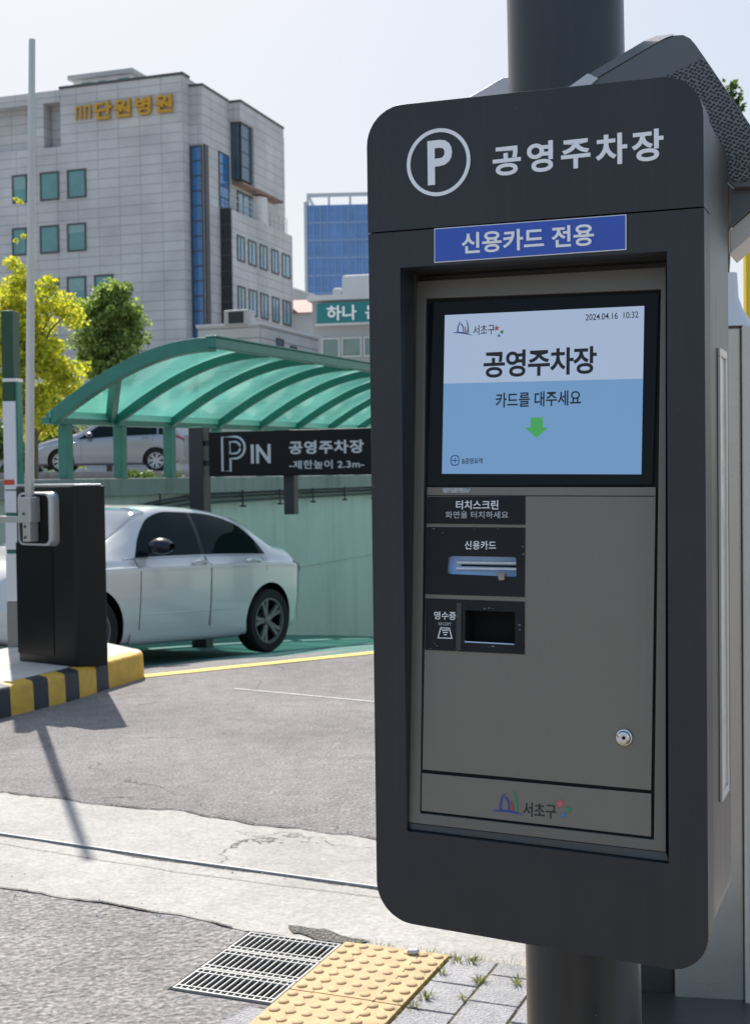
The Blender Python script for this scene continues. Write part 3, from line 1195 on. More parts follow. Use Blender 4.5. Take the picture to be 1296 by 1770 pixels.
tufts = [((790, 1672), 26, 0.05, 0.05, 'small grass tuft at the far right corner of the yellow tiles'),
         ((815, 1674), 34, 0.05, 0.055, 'bushy grass tuft on the edge between concrete and grey pavers'),
         ((828, 1707), 44, 0.05, 0.05, 'wide dry grass tuft growing in the middle paver joint'),
         ((800, 1738), 16, 0.045, 0.03, 'thin grass tuft in the paver joint nearest the camera'),
         ((895, 1712), 24, 0.06, 0.04, 'grass tuft pushed up against the pole foot'),
         ((735, 1735), 40, 0.045, 0.07, 'grass growing along the right edge of the yellow tiles'),
         ((617, 1660), 16, 0.03, 0.03, 'tiny green weed in a crack of the yellow tile'),
         ((742, 1658), 12, 0.03, 0.03, 'tiny weed on the far edge of the yellow tiles'),
         ((762, 1692), 22, 0.04, 0.05, 'low grass tuft halfway along the tile edge'),
         ((712, 1752), 26, 0.04, 0.05, 'low grass tuft at the bottom edge of the yellow tiles')]
for (px_, py_), n, h, sp, lb in tufts:
    p = G(px_, py_)
    o = tuft(n, h, sp).build('grass_tuft', M['grass'], recalc=False)
    o.location = (p[0], p[1], 0.012)
    tag(o, lb, 'grass tuft', 'weeds in the paving joints')
jg = MB()
for _ in range(420):
    t_ = random.random()
    if t_ < 0.45:
        u, v = 0.349 + random.gauss(0, 0.006), -random.random() ** 0.8 * 0.9
    elif t_ < 0.62:
        u, v = random.uniform(0.0, 0.35), 0.004 + random.gauss(0, 0.005)
    elif t_ < 0.8:
        u, v = 0.356 + random.choice((1, 2, 3)) * pw - jt / 2 + random.gauss(0, 0.003), -random.random() * 0.7
    else:
        u, v = random.uniform(0.36, 0.95), -0.004 + random.gauss(0, 0.006)
    p = PAVE.w((u, v, 0))
    hh, a_ = random.uniform(0.006, 0.022), random.uniform(0, 6.28)
    dx, dy = math.cos(a_), math.sin(a_)
    jg.add([(p[0] - dy * 0.0012, p[1] + dx * 0.0012, 0.016), (p[0] + dy * 0.0012, p[1] - dx * 0.0012, 0.016), (p[0] + dx * hh * 0.5, p[1] + dy * hh * 0.5, 0.016 + hh)], [(0, 1, 2)])
tag(jg.build('joint_grass', M['grass'], recalc=False), 'fine short grass and moss along the paving joints', 'grass', None, 'stuff')
pb = MB()
pb.lathe([(0.0001, 0), (0.012, 0.002), (0.016, 0.008), (0.012, 0.014), (0.0001, 0.017)], Matrix.Diagonal((1.3, 0.9, 1, 1)), 9)
o = pb.build('pebble', M['pebble'], smooth=True)
o.location = (*PAVE.w((0.24, -0.045, 0))[:2], 0.024)
tag(o, 'small grey pebble lying on the yellow tactile tile', 'pebble')


# painted lines
def line_on_ground(name, a, b, wd, m, label, n=60):
    pa_, pb_ = G(*a), G(*b)
    L_ = []
    d = Vector(pb_[:2]) - Vector(pa_[:2])
    d.normalize()
    nn = Vector((-d.y, d.x)) * wd * 0.5
    rows_ = []
    for i in range(n + 1):
        q = Vector(pa_[:2]).lerp(Vector(pb_[:2]), i / n)
        r_ = []
        for s_ in (-1, 1):
            x, y = q + nn * s_
            r_.append((x, y, gz(x, y) + 0.005))
        rows_.append(r_)
    bb = MB()
    bb.grid(rows_)
    return struct(bb.build(name, m), label)


line_on_ground('yellow_line', (205, 1174), (690, 1124), 0.13, M['yellow_line'], 'yellow line painted across the top of the ramp')
line_on_ground('white_line', (405, 1191), (680, 1217), 0.014, M['white_line'], 'faint thin white line on the asphalt')


# ------------------------------------------------------------------ payment kiosk
KO = atY(930, 885, 1.90)
K = Frame(KO, 22.0)
kiosk = empty('payment_kiosk', (KO[0], KO[1], 0.0), K.rz)
tag(kiosk, 'large charcoal parking payment machine with a lit screen, fixed on the dark pole', 'payment machine')


def zz(v):
    return 1.5 + v


oTL, oTR, oBR, oBL = (-0.260, 0.552), (0.237, 0.543), (0.237, -0.705), (-0.260, -0.681)
seamL, seamR = 0.3645, 0.3605
BD = 0.062                                    # depth of the front bezel
outl = rrect(0, 0, 0, 0, [0.058, 0.058, 0.056, 0.058], 10, [oTL, oTR, oBR, oBL])
# header: everything above the seam
def cut_poly(poly, above):
    out_ = []
    for i in range(len(poly)):
        a, b = poly[i], poly[(i + 1) % len(poly)]
        f_ = lambda p: p[1] - (seamL + (seamR - seamL) * (p[0] + 0.26) / 0.497) - (0.0008 if above else -0.0008)
        fa_, fb_ = f_(a), f_(b)
        ina, inb = (fa_ >= 0) == above, (fb_ >= 0) == above
        if ina:
            out_.append(a)
        if ina != inb:
            t_ = fa_ / (fa_ - fb_)
            out_.append((a[0] + (b[0] - a[0]) * t_, a[1] + (b[1] - a[1]) * t_))
    return out_


hole = [(-0.209, 0.309), (0.186, 0.304), (0.183, -0.553), (-0.209, -0.542)]
b = MB()
b.prism(cut_poly(outl, True), lambda u, v: (u, -0.0012, zz(v)), lambda u, v: (u, BD, zz(v)))
header = b.build('header_panel', M['kiosk'], kiosk, bevel=0.004, seg=3, angle=50)
b = MB()
b.prism(cut_poly(outl, False), lambda u, v: (u, 0, zz(v)), lambda u, v: (u, BD, zz(v)), holes=[hole])
front = b.build('front_frame', M['kiosk'], kiosk, bevel=0.0022, seg=3, angle=50)
# cabinet behind the bezel, set in by 2 mm
inl = rrect(0, 0, 0, 0, [0.060] * 4, 10, [(oTL[0] + .003, oTL[1] - .003), (oTR[0] - .003, oTR[1] - .003), (oBR[0] - .003, oBR[1] + .003), (oBL[0] + .003, oBL[1] + .003)])
b = MB()
b.prism(inl, lambda u, v: (u, BD + 0.0015, zz(v)), lambda u, v: (u, 0.10, zz(v)), holes=[hole])
# right side carries a long recessed strip, so the shell is built round it
sv0, sz0 = K.px(1245, 603, 0.234)
sv1, sz1 = K.px(1261, 1385, 0.234)
b.prism(inl, lambda u, v: (u, 0.1001, zz(v)), lambda u, v: (u, 0.285, zz(v)))
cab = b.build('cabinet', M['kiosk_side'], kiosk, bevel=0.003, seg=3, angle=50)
# recessed pale strip on the right side
ss = MB()
d0, d1 = 0.150, 0.232
z0s, z1s = K.px(1247, 1380, 0.234)[1], K.px(1245, 605, 0.234)[1]
for (ya, yb, za, zb_) in ((d0, d1, z1s - 0.012, z1s), (d0, d1, z0s, z0s + 0.012), (d0, d0 + 0.012, z0s + 0.012, z1s - 0.012), (d1 - 0.012, d1, z0s + 0.012, z1s - 0.012)):
    ss.box(0.2342, 0.2385, ya, yb, za, zb_)
so = ss.build('side_strip', M['stainless_beige'], kiosk, bevel=0.001)
sw = MB()
sw.box(0.2342, 0.2352, d0 + 0.012, d1 - 0.012, z0s + 0.012, z1s - 0.012)
sw.build('strip_window', mat('strip_window', (0.72, 0.70, 0.64), 0.15, spec=0.8, var=0.3, vscale=14), so)
hg = MB()
hg.box(-0.2668, -0.2605, 0.02, 0.05, zz(-0.135), zz(-0.105))
hg.build('side_latch', M['silver_frame'], kiosk, bevel=0.002)

# tilted inner face
def dep(v):
    return 0.0125 + (v + 0.53) * 0.0792


def inn(u, z, e=0.0):                        # e = height above the inner face
    v = z
    return (u, dep(v) - e, zz(v) + e * 0.0792)


def Kin(x, y):
    """pixel on the tilted inner face -> (u, v)"""
    u, v = 0, 0
    for _ in range(8):
        u, z = K.py(x, y, dep(v))
        v = z - 1.5
    return u, v


def ipanel(name, px4, e0, e1, m, r=0.0, parent=None, holes=(), bevel=0.0008, n=4):
    """panel on the inner face given its four pixel corners TL TR BR BL"""
    cs = [Kin(*p) for p in px4]
    bb = MB()
    bb.prism(rrect(0, 0, 0, 0, r, n, cs), lambda u, v: inn(u, v, e1), lambda u, v: inn(u, v, e0), holes=holes)
    return bb.build(name, m, parent or kiosk, bevel=bevel, angle=40), cs


# back plate closing the recess
bp = MB()
bp.prism([(-0.2088, 0.3085), (0.1855, 0.3035), (0.1825, -0.5525), (-0.2088, -0.5415)], lambda u, v: inn(u, v, -0.075), lambda u, v: inn(u, v, -0.080))
bp.build('recess_back', M['kiosk'], kiosk)
# trim frame with an inner opening
tc4 = [Kin(722, 487), Kin(1151, 462), Kin(1151, 1472), Kin(708, 1421)]
ti4 = [Kin(737, 517), Kin(1142, 501), Kin(1130, 1451), Kin(727, 1405)]
b = MB()
b.prism(tc4, lambda u, v: inn(u, v, 0.004), lambda u, v: inn(u, v, -0.006), holes=[ti4[::-1]])
b.build('trim_frame', M['trim'], kiosk, bevel=0.001, angle=40)
b = MB()
sl4 = [Kin(708, 1422), Kin(1151, 1473), (0.1822, -0.5522), (-0.2082, -0.5412)]
b.prism(sl4, lambda u, v: inn(u, v, 0.002 + 0.006 * 0), lambda u, v: inn(u, v, -0.006))
b.build('recess_sill', mat('sill_paint', (0.06, 0.066, 0.076), 0.35), kiosk, bevel=0.0006)
# door with openings for the card reader and the receipt tray
card4 = [Kin(776, 961), Kin(892, 963), Kin(893, 997), Kin(774, 992)]
rec4 = [Kin(803, 1055), Kin(890, 1058), Kin(890, 1114), Kin(803, 1109)]
door4 = [(738, 842), (1133, 842), (1125, 1366), (730, 1330)]
ho = [rrect(0, 0, 0, 0, 0.003, 3, card4)[::-1], rrect(0, 0, 0, 0, 0.003, 3, rec4)[::-1]]
b = MB()
b.prism([Kin(733, 512), Kin(1145, 497), Kin(1134, 1455), Kin(723, 1409)], lambda u, v: inn(u, v, -0.0035), lambda u, v: inn(u, v, -0.0058), holes=ho)
b.build('shadow_gap', M['gap'], kiosk)
door, _ = ipanel('door', door4, -0.003, 0.0012, M['panel'], parent=kiosk, holes=ho)
low, _ = ipanel('lower_panel', [(729, 1336), (1125, 1372), (1125, 1446), (728, 1401)], -0.003, 0.0012, M['panel'], parent=kiosk)
# seam line on the door
b = MB()
b.prism([Kin(738, 856), Kin(1132, 857), Kin(1132, 858.5), Kin(738, 857.5)], lambda u, v: inn(u, v, 0.0016), lambda u, v: inn(u, v, 0.0010))
b.build('door_seam', M['gap'], door)
# label panels
p1, c1 = ipanel('label_panel', [(739, 859), (908, 858), (908, 907), (738, 905)], 0.0012, 0.0028, M['black_panel'], parent=door)
p2, c2_ = ipanel('label_panel', [(738, 911), (908, 912), (907, 1032), (736, 1027)], 0.0012, 0.0028, M['black_panel'], parent=door, holes=[ho[0]])
p3, c3 = ipanel('label_panel', [(736, 1034), (907, 1040), (907, 1131), (735, 1123)], 0.0012, 0.0028, M['black_panel'], parent=door, holes=[ho[1]])
# screen
scr, _ = ipanel('screen', [(741, 523), (1138, 506), (1127, 838), (739, 840)], -0.003, 0.0006, M['screen_bezel'], r=0.004, parent=kiosk)
sc4 = [Kin(769, 545), Kin(1113, 529), Kin(1108, 820), Kin(764, 819)]


def sxy(a, b_):                              # fraction of the lit screen -> (u, v)
    p = [np.array(q) for q in sc4]
    q = p[3] * (1 - a) * (1 - b_) + p[2] * a * (1 - b_) + p[1] * a * b_ + p[0] * (1 - a) * b_
    return q[0], q[1]


for nm, lo_, hi_, mm in (('display', 0.0, 0.567, M['scr_bot']), ('display', 0.567, 1.0, M['scr_top'])):
    b = MB()
    b.prism([sxy(0, hi_), sxy(1, hi_), sxy(1, lo_), sxy(0, lo_)], lambda u, v: inn(u, v, 0.0012), lambda u, v: inn(u, v, 0.0004))
    b.build(nm, mm, scr)


def bx(x0, y1, x1, y0):
    """pixel box (left, bottom, right, top) on the inner face -> u0,u1,v0,v1"""
    a = Kin(x0, y1)
    b_ = Kin(x1, y0)
    am = Kin(x0, y0)
    bm_ = Kin(x1, y1)
    return ((a[0] + am[0]) / 2, (b_[0] + bm_[0]) / 2, (a[1] + bm_[1]) / 2, (b_[1] + am[1]) / 2)


def fe(e0):
    return lambda u, v, e: inn(u, v, e0 + e)


text('lettering', '공영주차장', bx(836, 650, 1031, 603), fe(0.0012), M['ink'], scr, 0.024, 0.94, 0.0004)
text('lettering', '카드를 대주세요', bx(857, 703, 1004, 677), fe(0.0012), M['ink'], scr, 0.014, 1.0, 0.0004)
text('lettering', '2024.04.16  10:32', bx(1012, 552, 1103, 541), fe(0.0012), M['ink'], scr, 0.004, 1.0, 0.0004)
text('lettering', 'B공영요역', bx(799, 802, 834, 792), fe(0.0012), M['ink'], scr, 0.01, 1.0, 0.0004)
ar = MB()
ac = Kin(927, 757)
pts = [Kin(917, 722), Kin(938, 722), Kin(938, 739), Kin(947, 739), Kin(927, 757), Kin(907, 739), Kin(917, 739)]
ar.prism(pts, lambda u, v: inn(u, v, 0.0017), lambda u, v: inn(u, v, 0.0011))
ar.build('arrow', M['scr_arrow'], scr)


def stroke(mb, pts, wd, fn, e0, e1):
    """flat pen stroke with tapering width along 2-D points"""
    n = len(pts)
    P = [Vector(p) for p in pts]
    Lf, Rt = [], []
    for i, p in enumerate(P):
        t_ = (P[min(i + 1, n - 1)] - P[max(i - 1, 0)]).normalized()
        nn = Vector((-t_.y, t_.x))
        ww = wd(i / (n - 1)) if callable(wd) else wd
        Lf.append(p + nn * ww / 2)
        Rt.append(p - nn * ww / 2)
    k = len(mb.v)
    vs = []
    for a, b_ in zip(Lf, Rt):
        vs += [fn(a.x, a.y, e1), fn(b_.x, b_.y, e1)]
    mb.add(vs, [(2 * i, 2 * i + 1, 2 * i + 3, 2 * i + 2) for i in range(n - 1)])


def bez(p0, p1, p2, n=10):
    return [((1 - t_) ** 2 * p0[0] + 2 * t_ * (1 - t_) * p1[0] + t_ * t_ * p2[0], (1 - t_) ** 2 * p0[1] + 2 * t_ * (1 - t_) * p1[1] + t_ * t_ * p2[1]) for t_ in [i / n for i in range(n + 1)]]


def emblem(x0, y0, x1, y1, parent, e0):
    """district emblem in a pixel box: sail strokes, base wave and three stars"""
    sx, sy = (x1 - x0) / 135.0, (y1 - y0) / 50.0

    def q(pts_):
        return [Kin(x0 + a * sx, y0 + b_ * sy) for a, b_ in pts_]
    f = lambda u, v, e: inn(u, v, e)
    ws = 0.0030 * sx * 0.9
    specs = [('ink_blue', [bez((13, 33), (13, 12), (21, 6)), bez((21, 12), (29, 15), (28, 34))], lambda t_: ws * (1.2 - 0.5 * t_)),
             ('ink_green', [bez((35, 0.5), (42, 12), (40, 36))], lambda t_: ws * (0.5 + 1.1 * t_)),
             ('ink_red', [bez((31, 18), (34, 26), (34, 35))], lambda t_: ws * (0.6 + 0.9 * t_)),
             ('ink_blue', [bez((0, 35), (26, 33), (51, 42))], lambda t_: ws * (0.25 + 2.6 * t_ * (1 - t_) * 1.6))]
    for mm, strokes, wd in specs:
        mb = MB()
        for st in strokes:
            stroke(mb, q(st), wd, f, e0, e0 + 0.0009)
        mb.build('emblem_stroke', M[mm], parent, recalc=False)
    for cx, cy, r_, rot_, mm in ((116, 23, 8.5, 0.1, 'ink_pink'), (130, 33, 6.5, -0.4, 'ink_green'), (122, 43, 5.5, 0.6, 'ink_sky')):
        st = []
        for k in range(10):
            a = rot_ + math.pi / 2 + k * math.pi / 5
            rr = r_ if k % 2 == 0 else r_ * 0.42
            st.append((cx + rr * math.cos(a), cy - rr * math.sin(a)))
        mb = MB()
        mb.prism(q(st), lambda u, v: inn(u, v, e0 + 0.0010), lambda u, v: inn(u, v, e0 + 0.0001))
        mb.build('emblem_star', M[mm], parent)


emblem(852, 1366, 987, 1416, low, 0.0012)
text('lettering', '서초구', bx(904, 1413, 961, 1388), fe(0.0012), M['ink'], low, 0.006, 0.95, 0.0004)
emblem(783, 553, 871, 585, scr, 0.0012)
text('lettering', '서초구', bx(818, 579, 855, 562), fe(0.0012), M['ink'], scr, 0.006, 0.95, 0.0004)
mb = MB()
mb.fn = None
ic = Kin(786.5, 796)
ring = [(ic[0] + 0.0068 * math.copysign(abs(math.cos(a)) ** 0.6, math.cos(a)), ic[1] + 0.0080 * math.copysign(abs(math.sin(a)) ** 0.6, math.sin(a))) for a in [k * math.pi / 14 for k in range(28)]]
mb.prism(ring, lambda u, v: inn(u, v, 0.0017), lambda u, v: inn(u, v, 0.0011), holes=[[(ic[0] + (p[0] - ic[0]) * 0.82, ic[1] + (p[1] - ic[1]) * 0.82) for p in ring][::-1]])
stroke(mb, [(ic[0] - 0.005, ic[1]), (ic[0] + 0.005, ic[1])], 0.0012, inn, 0, 0.0016)
stroke(mb, [(ic[0], ic[1] - 0.004), (ic[0], ic[1] + 0.004)], 0.0012, inn, 0, 0.0016)
mb.build('screen_icon', M['ink_blue'], scr)
# lettering on the label panels
text('lettering', '터치스크린', bx(789, 881, 862, 865), fe(0.0028), M['letter_white'], p1, 0.014, 1.0, 0.0004)
text('lettering', '화면을 터치하세요', bx(771, 896, 879, 884), fe(0.0028), M['letter_grey'], p1, 0.006, 1.05, 0.0004)
text('lettering', '신용카드', bx(804, 950, 858, 935), fe(0.0028), M['letter_white'], p2, 0.012, 1.0, 0.0004)
text('lettering', '영수증', bx(751, 1071, 789, 1057), fe(0.0028), M['letter_white'], p3, 0.012, 1.0, 0.0004)
text('lettering', 'RECEIPT', bx(759, 1081, 781, 1076), fe(0.0028), M['letter_grey'], p3, 0.0, 1.0, 0.0004)
mb = MB()
tr = [Kin(762, 1084), Kin(778, 1085), Kin(783, 1104), Kin(757, 1103)]
cxm, cym = sum(p[0] for p in tr) / 4, sum(p[1] for p in tr) / 4
mb.prism(tr, lambda u, v: inn(u, v, 0.0033), lambda u, v: inn(u, v, 0.0028), holes=[[(cxm + (p[0] - cxm) * 0.84, cym + (p[1] - cym) * 0.84) for p in tr][::-1]])
for yy, x0_, x1_ in ((1089, 764, 776), (1093, 766, 775), (1097, 768, 773)):
    stroke(mb, [Kin(x0_, yy), Kin(x1_, yy)], 0.0016, inn, 0, 0.0033)
mb.build('receipt_icon', M['letter_white'], p3)
# worn sticker above the label panels
sp_, _ = ipanel('worn_sticker', [(764, 844), (814, 844), (811, 852), (766, 852)], 0.0012, 0.0020, mat('worn_sticker', (0.42, 0.43, 0.44), 0.5, var=0.7, vscale=160), r=0.003, parent=door, bevel=0)
# card reader pocket
def pocket(name, cs, depth, m, parent, shrink=0.0):
    n = len(cs)
    vs = [inn(u, v, 0.0010) for u, v in cs] + [inn(u, v, -depth) for u, v in cs]
    fs = [(i, (i + 1) % n, n + (i + 1) % n, n + i) for i in range(n)] + [tuple(n + i for i in range(n))]
    return MB().add(vs, fs).build(name, m, parent)


cr_ = pocket('card_reader', card4, 0.016, M['slot_blue'], p2)
cu0, cu1 = card4[3][0], card4[2][0]
cv0, cv1 = card4[3][1], card4[0][1]
b = MB()
cm = (cv0 + cv1) / 2
b.add([inn(cu0 + 0.016, cm + 0.0012, -0.0155), inn(cu1 - 0.001, cm + 0.0006, -0.0155), inn(cu1 - 0.001, cm - 0.0022, -0.0155), inn(cu0 + 0.016, cm - 0.0014, -0.0155)], [(0, 1, 2, 3)])
b.build('card_slot', M['gap'], cr_)
for a_, c_, e_ in ((cm + 0.0020, cm + 0.0062, -0.008), (cm - 0.0070, cm - 0.0030, -0.006)):
    b = MB()
    b.prism([(cu0 + 0.010, a_), (cu1 - 0.001, a_), (cu1 - 0.001, c_), (cu0 + 0.010, c_)], lambda u, v: inn(u, v, e_), lambda u, v: inn(u, v, -0.0158))
    b.build('card_lip', M['card_lip'], cr_, bevel=0.001)
b = MB()
b.prism([Kin(859, 989), Kin(876, 990), Kin(873, 996), Kin(873, 1003), Kin(863, 1003), Kin(862, 996)], lambda u, v: inn(u, v, 0.006), lambda u, v: inn(u, v, -0.002))
b.build('card_tab', M['rust'], cr_, bevel=0.001)
rt_ = pocket('receipt_tray', rec4, 0.045, M['gap'], p3)
b = MB()
b.prism([Kin(804, 1108), Kin(889, 1112.5), Kin(889, 1114.5), Kin(804, 1110)], lambda u, v: inn(u, v, 0.0034), lambda u, v: inn(u, v, 0.0008))
b.build('tray_lip', M['slot_blue'], rt_)
b = MB()
b.prism([Kin(790, 1042), Kin(798, 1042), Kin(797, 1124), Kin(789, 1124)], lambda u, v: inn(u, v, 0.0034), lambda u, v: inn(u, v, 0.0026))
b.build('panel_rib', mat('panel_rib', (0.04, 0.042, 0.048), 0.3), p3, bevel=0.0004)
# scuffs: chipped paint round panel edges and the tray
b = MB()
rs = random.Random(5)
def chip(x, y, r_):
    u, v = Kin(x, y)
    k = rs.randint(5, 7)
    pl_ = [(u + r_ * rs.uniform(0.5, 1.2) * math.cos(2 * math.pi * i / k) * 1.5, v + r_ * rs.uniform(0.4, 1.0) * math.sin(2 * math.pi * i / k) * 0.7) for i in range(k)]
    b.prism(pl_, lambda a, c: inn(a, c, 0.0031), lambda a, c: inn(a, c, 0.0027))
for x, y in ((846, 1051), (852, 1052), (838, 1052), (845, 1118), (852, 1117), (898, 1080), (899, 1088), (752, 1112), (756, 1116), (749, 1108), (766, 921), (904, 945), (905, 958), (745, 1121), (790, 1126), (797, 1127), (880, 1129), (750, 914), (820, 915), (861, 914)):
    chip(x, y, rs.uniform(0.0006, 0.0018))
for i in range(46):
    t_ = rs.random()
    e_ = rs.choice([((738, 905), (908, 907)), ((738, 911), (908, 912)), ((736, 1027), (907, 1032)), ((736, 1034), (907, 1040)), ((735, 1123), (907, 1131)), ((739, 859), (908, 858)), ((908, 860), (907, 1130))])
    chip(e_[0][0] + (e_[1][0] - e_[0][0]) * t_, e_[0][1] + (e_[1][1] - e_[0][1]) * t_, rs.uniform(0.0003, 0.0009))
b.build('paint_chips', mat('chip', (0.24, 0.23, 0.21), 0.7), door)
# lock
lu, lv = Kin(1079, 1274)
Ml = Matrix.Translation(inn(lu, lv, 0.001)) @ Matrix.Rotation(R(90), 4, 'X')
b = MB()
b.lathe([(0.0128, 0.0), (0.0128, 0.002), (0.0115, 0.004), (0.0100, 0.0045), (0.0085, 0.0075), (0.0062, 0.0085), (0.0058, 0.0065), (0.0001, 0.0065)], Ml, 40)
lk = b.build('lock', M['chrome'], door, smooth=True, angle=25)
b = MB()
b.lathe([(0.0026, 0.0066), (0.0026, 0.0072), (0.0001, 0.0072)], Ml, 16)
b.build('keyhole', M['gap'], lk)
# header graphics
fk = lambda e0: (lambda u, z, e: (u, -e0 - e, 1.5 + z))
kf = lambda x, y: (K.py(x, y, 0)[0], K.py(x, y, 0)[1] - 1.5)
b = MB()
cu_, cv_ = kf(758, 281)
b.prism(circle(cu_, cv_, 0.0495, 64), lambda u, v: (u, -0.0024, zz(v)), lambda u, v: (u, -0.001, zz(v)), holes=[circle(cu_, cv_, 0.0440, 64)[::-1]])
b.build('parking_ring', M['letter'], header)
text('lettering', 'P', (cu_ - 0.0165, cu_ + 0.0215, cv_ - 0.0325, cv_ + 0.0325), fk(0.001), M['letter'], header, 0.020, 1.0, 0.0012)
text('lettering', '공영주차장', (-0.0625, 0.183, 0.430, 0.4735), fk(0.001), M['letter'], header, 0.026, 1.24, 0.0012)
b = MB()
st = [kf(751, 395.5), kf(1082, 371), kf(1082, 432), kf(751, 454.5)]
b.prism(st, lambda u, v: (u, -0.0018, zz(v)), lambda u, v: (u, 0.0004, zz(v)))
stk = b.build('notice_sticker', M['letter_white'], kiosk)
b = MB()
mu, mv = sum(p[0] for p in st) / 4, sum(p[1] for p in st) / 4
b.prism([(mu + (p[0] - mu) * 0.992, mv + (p[1] - mv) * 0.957) for p in st], lambda u, v: (u, -0.0022, zz(v)), lambda u, v: (u, -0.0016, zz(v)))
b.build('sticker_field', M['sticker_blue'], stk)
# sticker lettering follows the sticker's slightly skewed edge
text('lettering', '신용카드 전용', (-0.111, 0.085, 0.3205, 0.3515), lambda u, z, e: (u, -0.0022 - e, 1.5 + z - 0.010 * (u - mu)), M['letter_white'], stk, 0.022, 1.0, 0.0005)
# bracket to the pole
b = MB()
b.box(-0.06, 0.09, 0.283, 0.40, 1.10, 1.18)
b.box(-0.06, 0.09, 0.283, 0.40, 1.62, 1.70)
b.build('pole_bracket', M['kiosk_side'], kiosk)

# pole
PD = 0.475
pu1, pz1 = K.py(977.5, 90, PD)
pu0, pz0 = K.py(1007.5, 1690, PD)
PR = 0.5 * (K.py(1077, 90, PD)[0] - K.py(878, 90, PD)[0]) * 0.985
ln = (pu1 - pu0) / (pz1 - pz0)
pc = K.w((pu0 - ln * pz0, PD, 0))
print('pole', PR, ln)
pole = empty('steel_pole', (pc[0], pc[1], 0), K.rz)
tag(pole, 'thick dark grey steel pole carrying the payment machine', 'pole')
b = MB()
prof = [(PR, 0.02), (PR, 1.0), (PR, 1.35), (PR, 2.0), (PR, 4.2)]
Mp = Matrix(((1, 0, ln, 0), (0, 1, 0, 0), (0, 0, 1, 0), (0, 0, 0, 1)))
b.lathe(prof, Mp, 64)
b.build('shaft', M['pole'], pole, smooth=True)
b = MB()
b.lathe([(0.17, 0.012), (0.17, 0.03), (PR + 0.002, 0.032)], Mp, 40)
b.build('base_plate', M['pole'], pole)


# ------------------------------------------------------------------ stainless shelter with a folded hood behind the pole
H = Frame(K.w((0.2, 0.292, 0)), 22.0)
shel = empty('metal_hood', (H.o[0], H.o[1], 0), H.rz)
tag(shel, 'folded grey metal hood with a perforated mesh panel behind the top of the machine', 'hood')


def hp(x, y, d=0.0):
    u, z = H.py(x, y, d)
    return (u, z)


prof = [hp(992, 158), hp(1136, 72), hp(1150, 66), hp(1165, 61), hp(1180, 60), hp(1192, 66), hp(1202, 78), hp(1216, 98), hp(1300, 222), hp(1345, 290), hp(1345, 322), hp(1268, 324), hp(1120, 200)]
b = MB()
b.prism(prof, lambda u, z: (u, 0, z), lambda u, z: (u, 0.04, z))
hd = b.build('hood', M['hood'], shel, bevel=0.004, seg=3, angle=30)
# rim: sloping strip along the left edge, turned to the side
b = MB()
fr_ = [hp(1003, 152), hp(1138, 72), hp(1152, 65), hp(1167, 60)]
bk_ = [hp(976, 152, .041), hp(1112, 71, .041), hp(1134, 62, .041), hp(1163, 58, .041)]
A_ = [(u, -0.002, z) for u, z in fr_]
B_ = [(u, 0.041, z) for u, z in bk_]
C_ = [(u, 0.041, z - 0.02) for u, z in bk_]
b.grid([A_, B_, C_])
b.build('hood_rim', M['hood_rim'], hd)
b = MB()
b.prism([hp(978, 156), hp(1016, 128), hp(1034, 136), hp(1010, 158)], lambda u, z: (u, -0.004, z), lambda u, z: (u, 0.042, z))  # white piece paints in the sky and sun glint on the rim
b.build('rim_glint', M['white_panel'], hd)
b = MB()
b.prism([hp(1120, 146), hp(1216, 101), hp(1296, 220), hp(1340, 285), hp(1340, 312), hp(1266, 314)], lambda u, z: (u, -0.002, z), lambda u, z: (u, 0.001, z))
b.build('mesh_panel', M['mesh'], hd)
# far wing of the roof, seen left of the pole
b = MB()
b.prism([hp(806, 170, .35), hp(868, 134, .35), hp(905, 130, .35), hp(905, 180, .35)], lambda u, z: (u, 0.35, z), lambda u, z: (u, 0.60, z))
b.build('far_wing', M['white_panel'], shel, bevel=0.004)
# brackets under the hood
b = MB()
b.prism([hp(1260, 323), hp(1345, 323), hp(1345, 322 - 0), hp(1345, 318), hp(1300, 352), hp(1260, 388)], lambda u, z: (u, 0.02, z), lambda u, z: (u, 0.06, z))
b.build('hood_bracket', M['hood'], shel)
b = MB()
b.prism([hp(1255, 392), hp(1340, 318), hp(1340, 362), hp(1255, 436)], lambda u, z: (u, 0.03, z), lambda u, z: (u, 0.13, z))
b.build('hood_strut', M['stainless_beige'], shel, bevel=0.003)
# stainless skirt and dark boxes in place of ground shade, standing on the pavement
sk = Frame(G(1166, 1738), 10.0)
skirt = empty('stainless_cabinet', (sk.o[0], sk.o[1], 0), sk.rz)
tag(skirt, 'tall satin stainless cabinet with a white cap at the right edge behind the pole', 'cabinet')
skw = sk.py(1284, 1500)[0]
skz = sk.py(1275, 566)[1]
b = MB()
b.box(0, skw, 0, 0.5, 0.014, skz)
b.build('skirt_panel', M['stainless'], skirt, bevel=0.006, seg=3)
b = MB()
b.box(skw + 0.002, skw + 0.030, -0.02, 0.5, 0.016, skz + 0.004)
b.build('edge_post', M['stainless_beige'], skirt, bevel=0.006, seg=3)
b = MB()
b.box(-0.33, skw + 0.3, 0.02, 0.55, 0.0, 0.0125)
b.box(-0.32, -0.002, 0.03, 0.5, 0.013, 0.85)  # added dark wing, stands for shade and shades the ground before it
b.box(-0.12, 1.2, -1.1, 0.019, 0.0, 0.026)  # dark sheet painted in where the ground lies in shade
b.build('shade_boxes', M['ground_shade'], skirt, bevel=0.003)
b = MB()
hgt = sk.py(1275, 470)[1] - skz
z0c = skz + 0.005
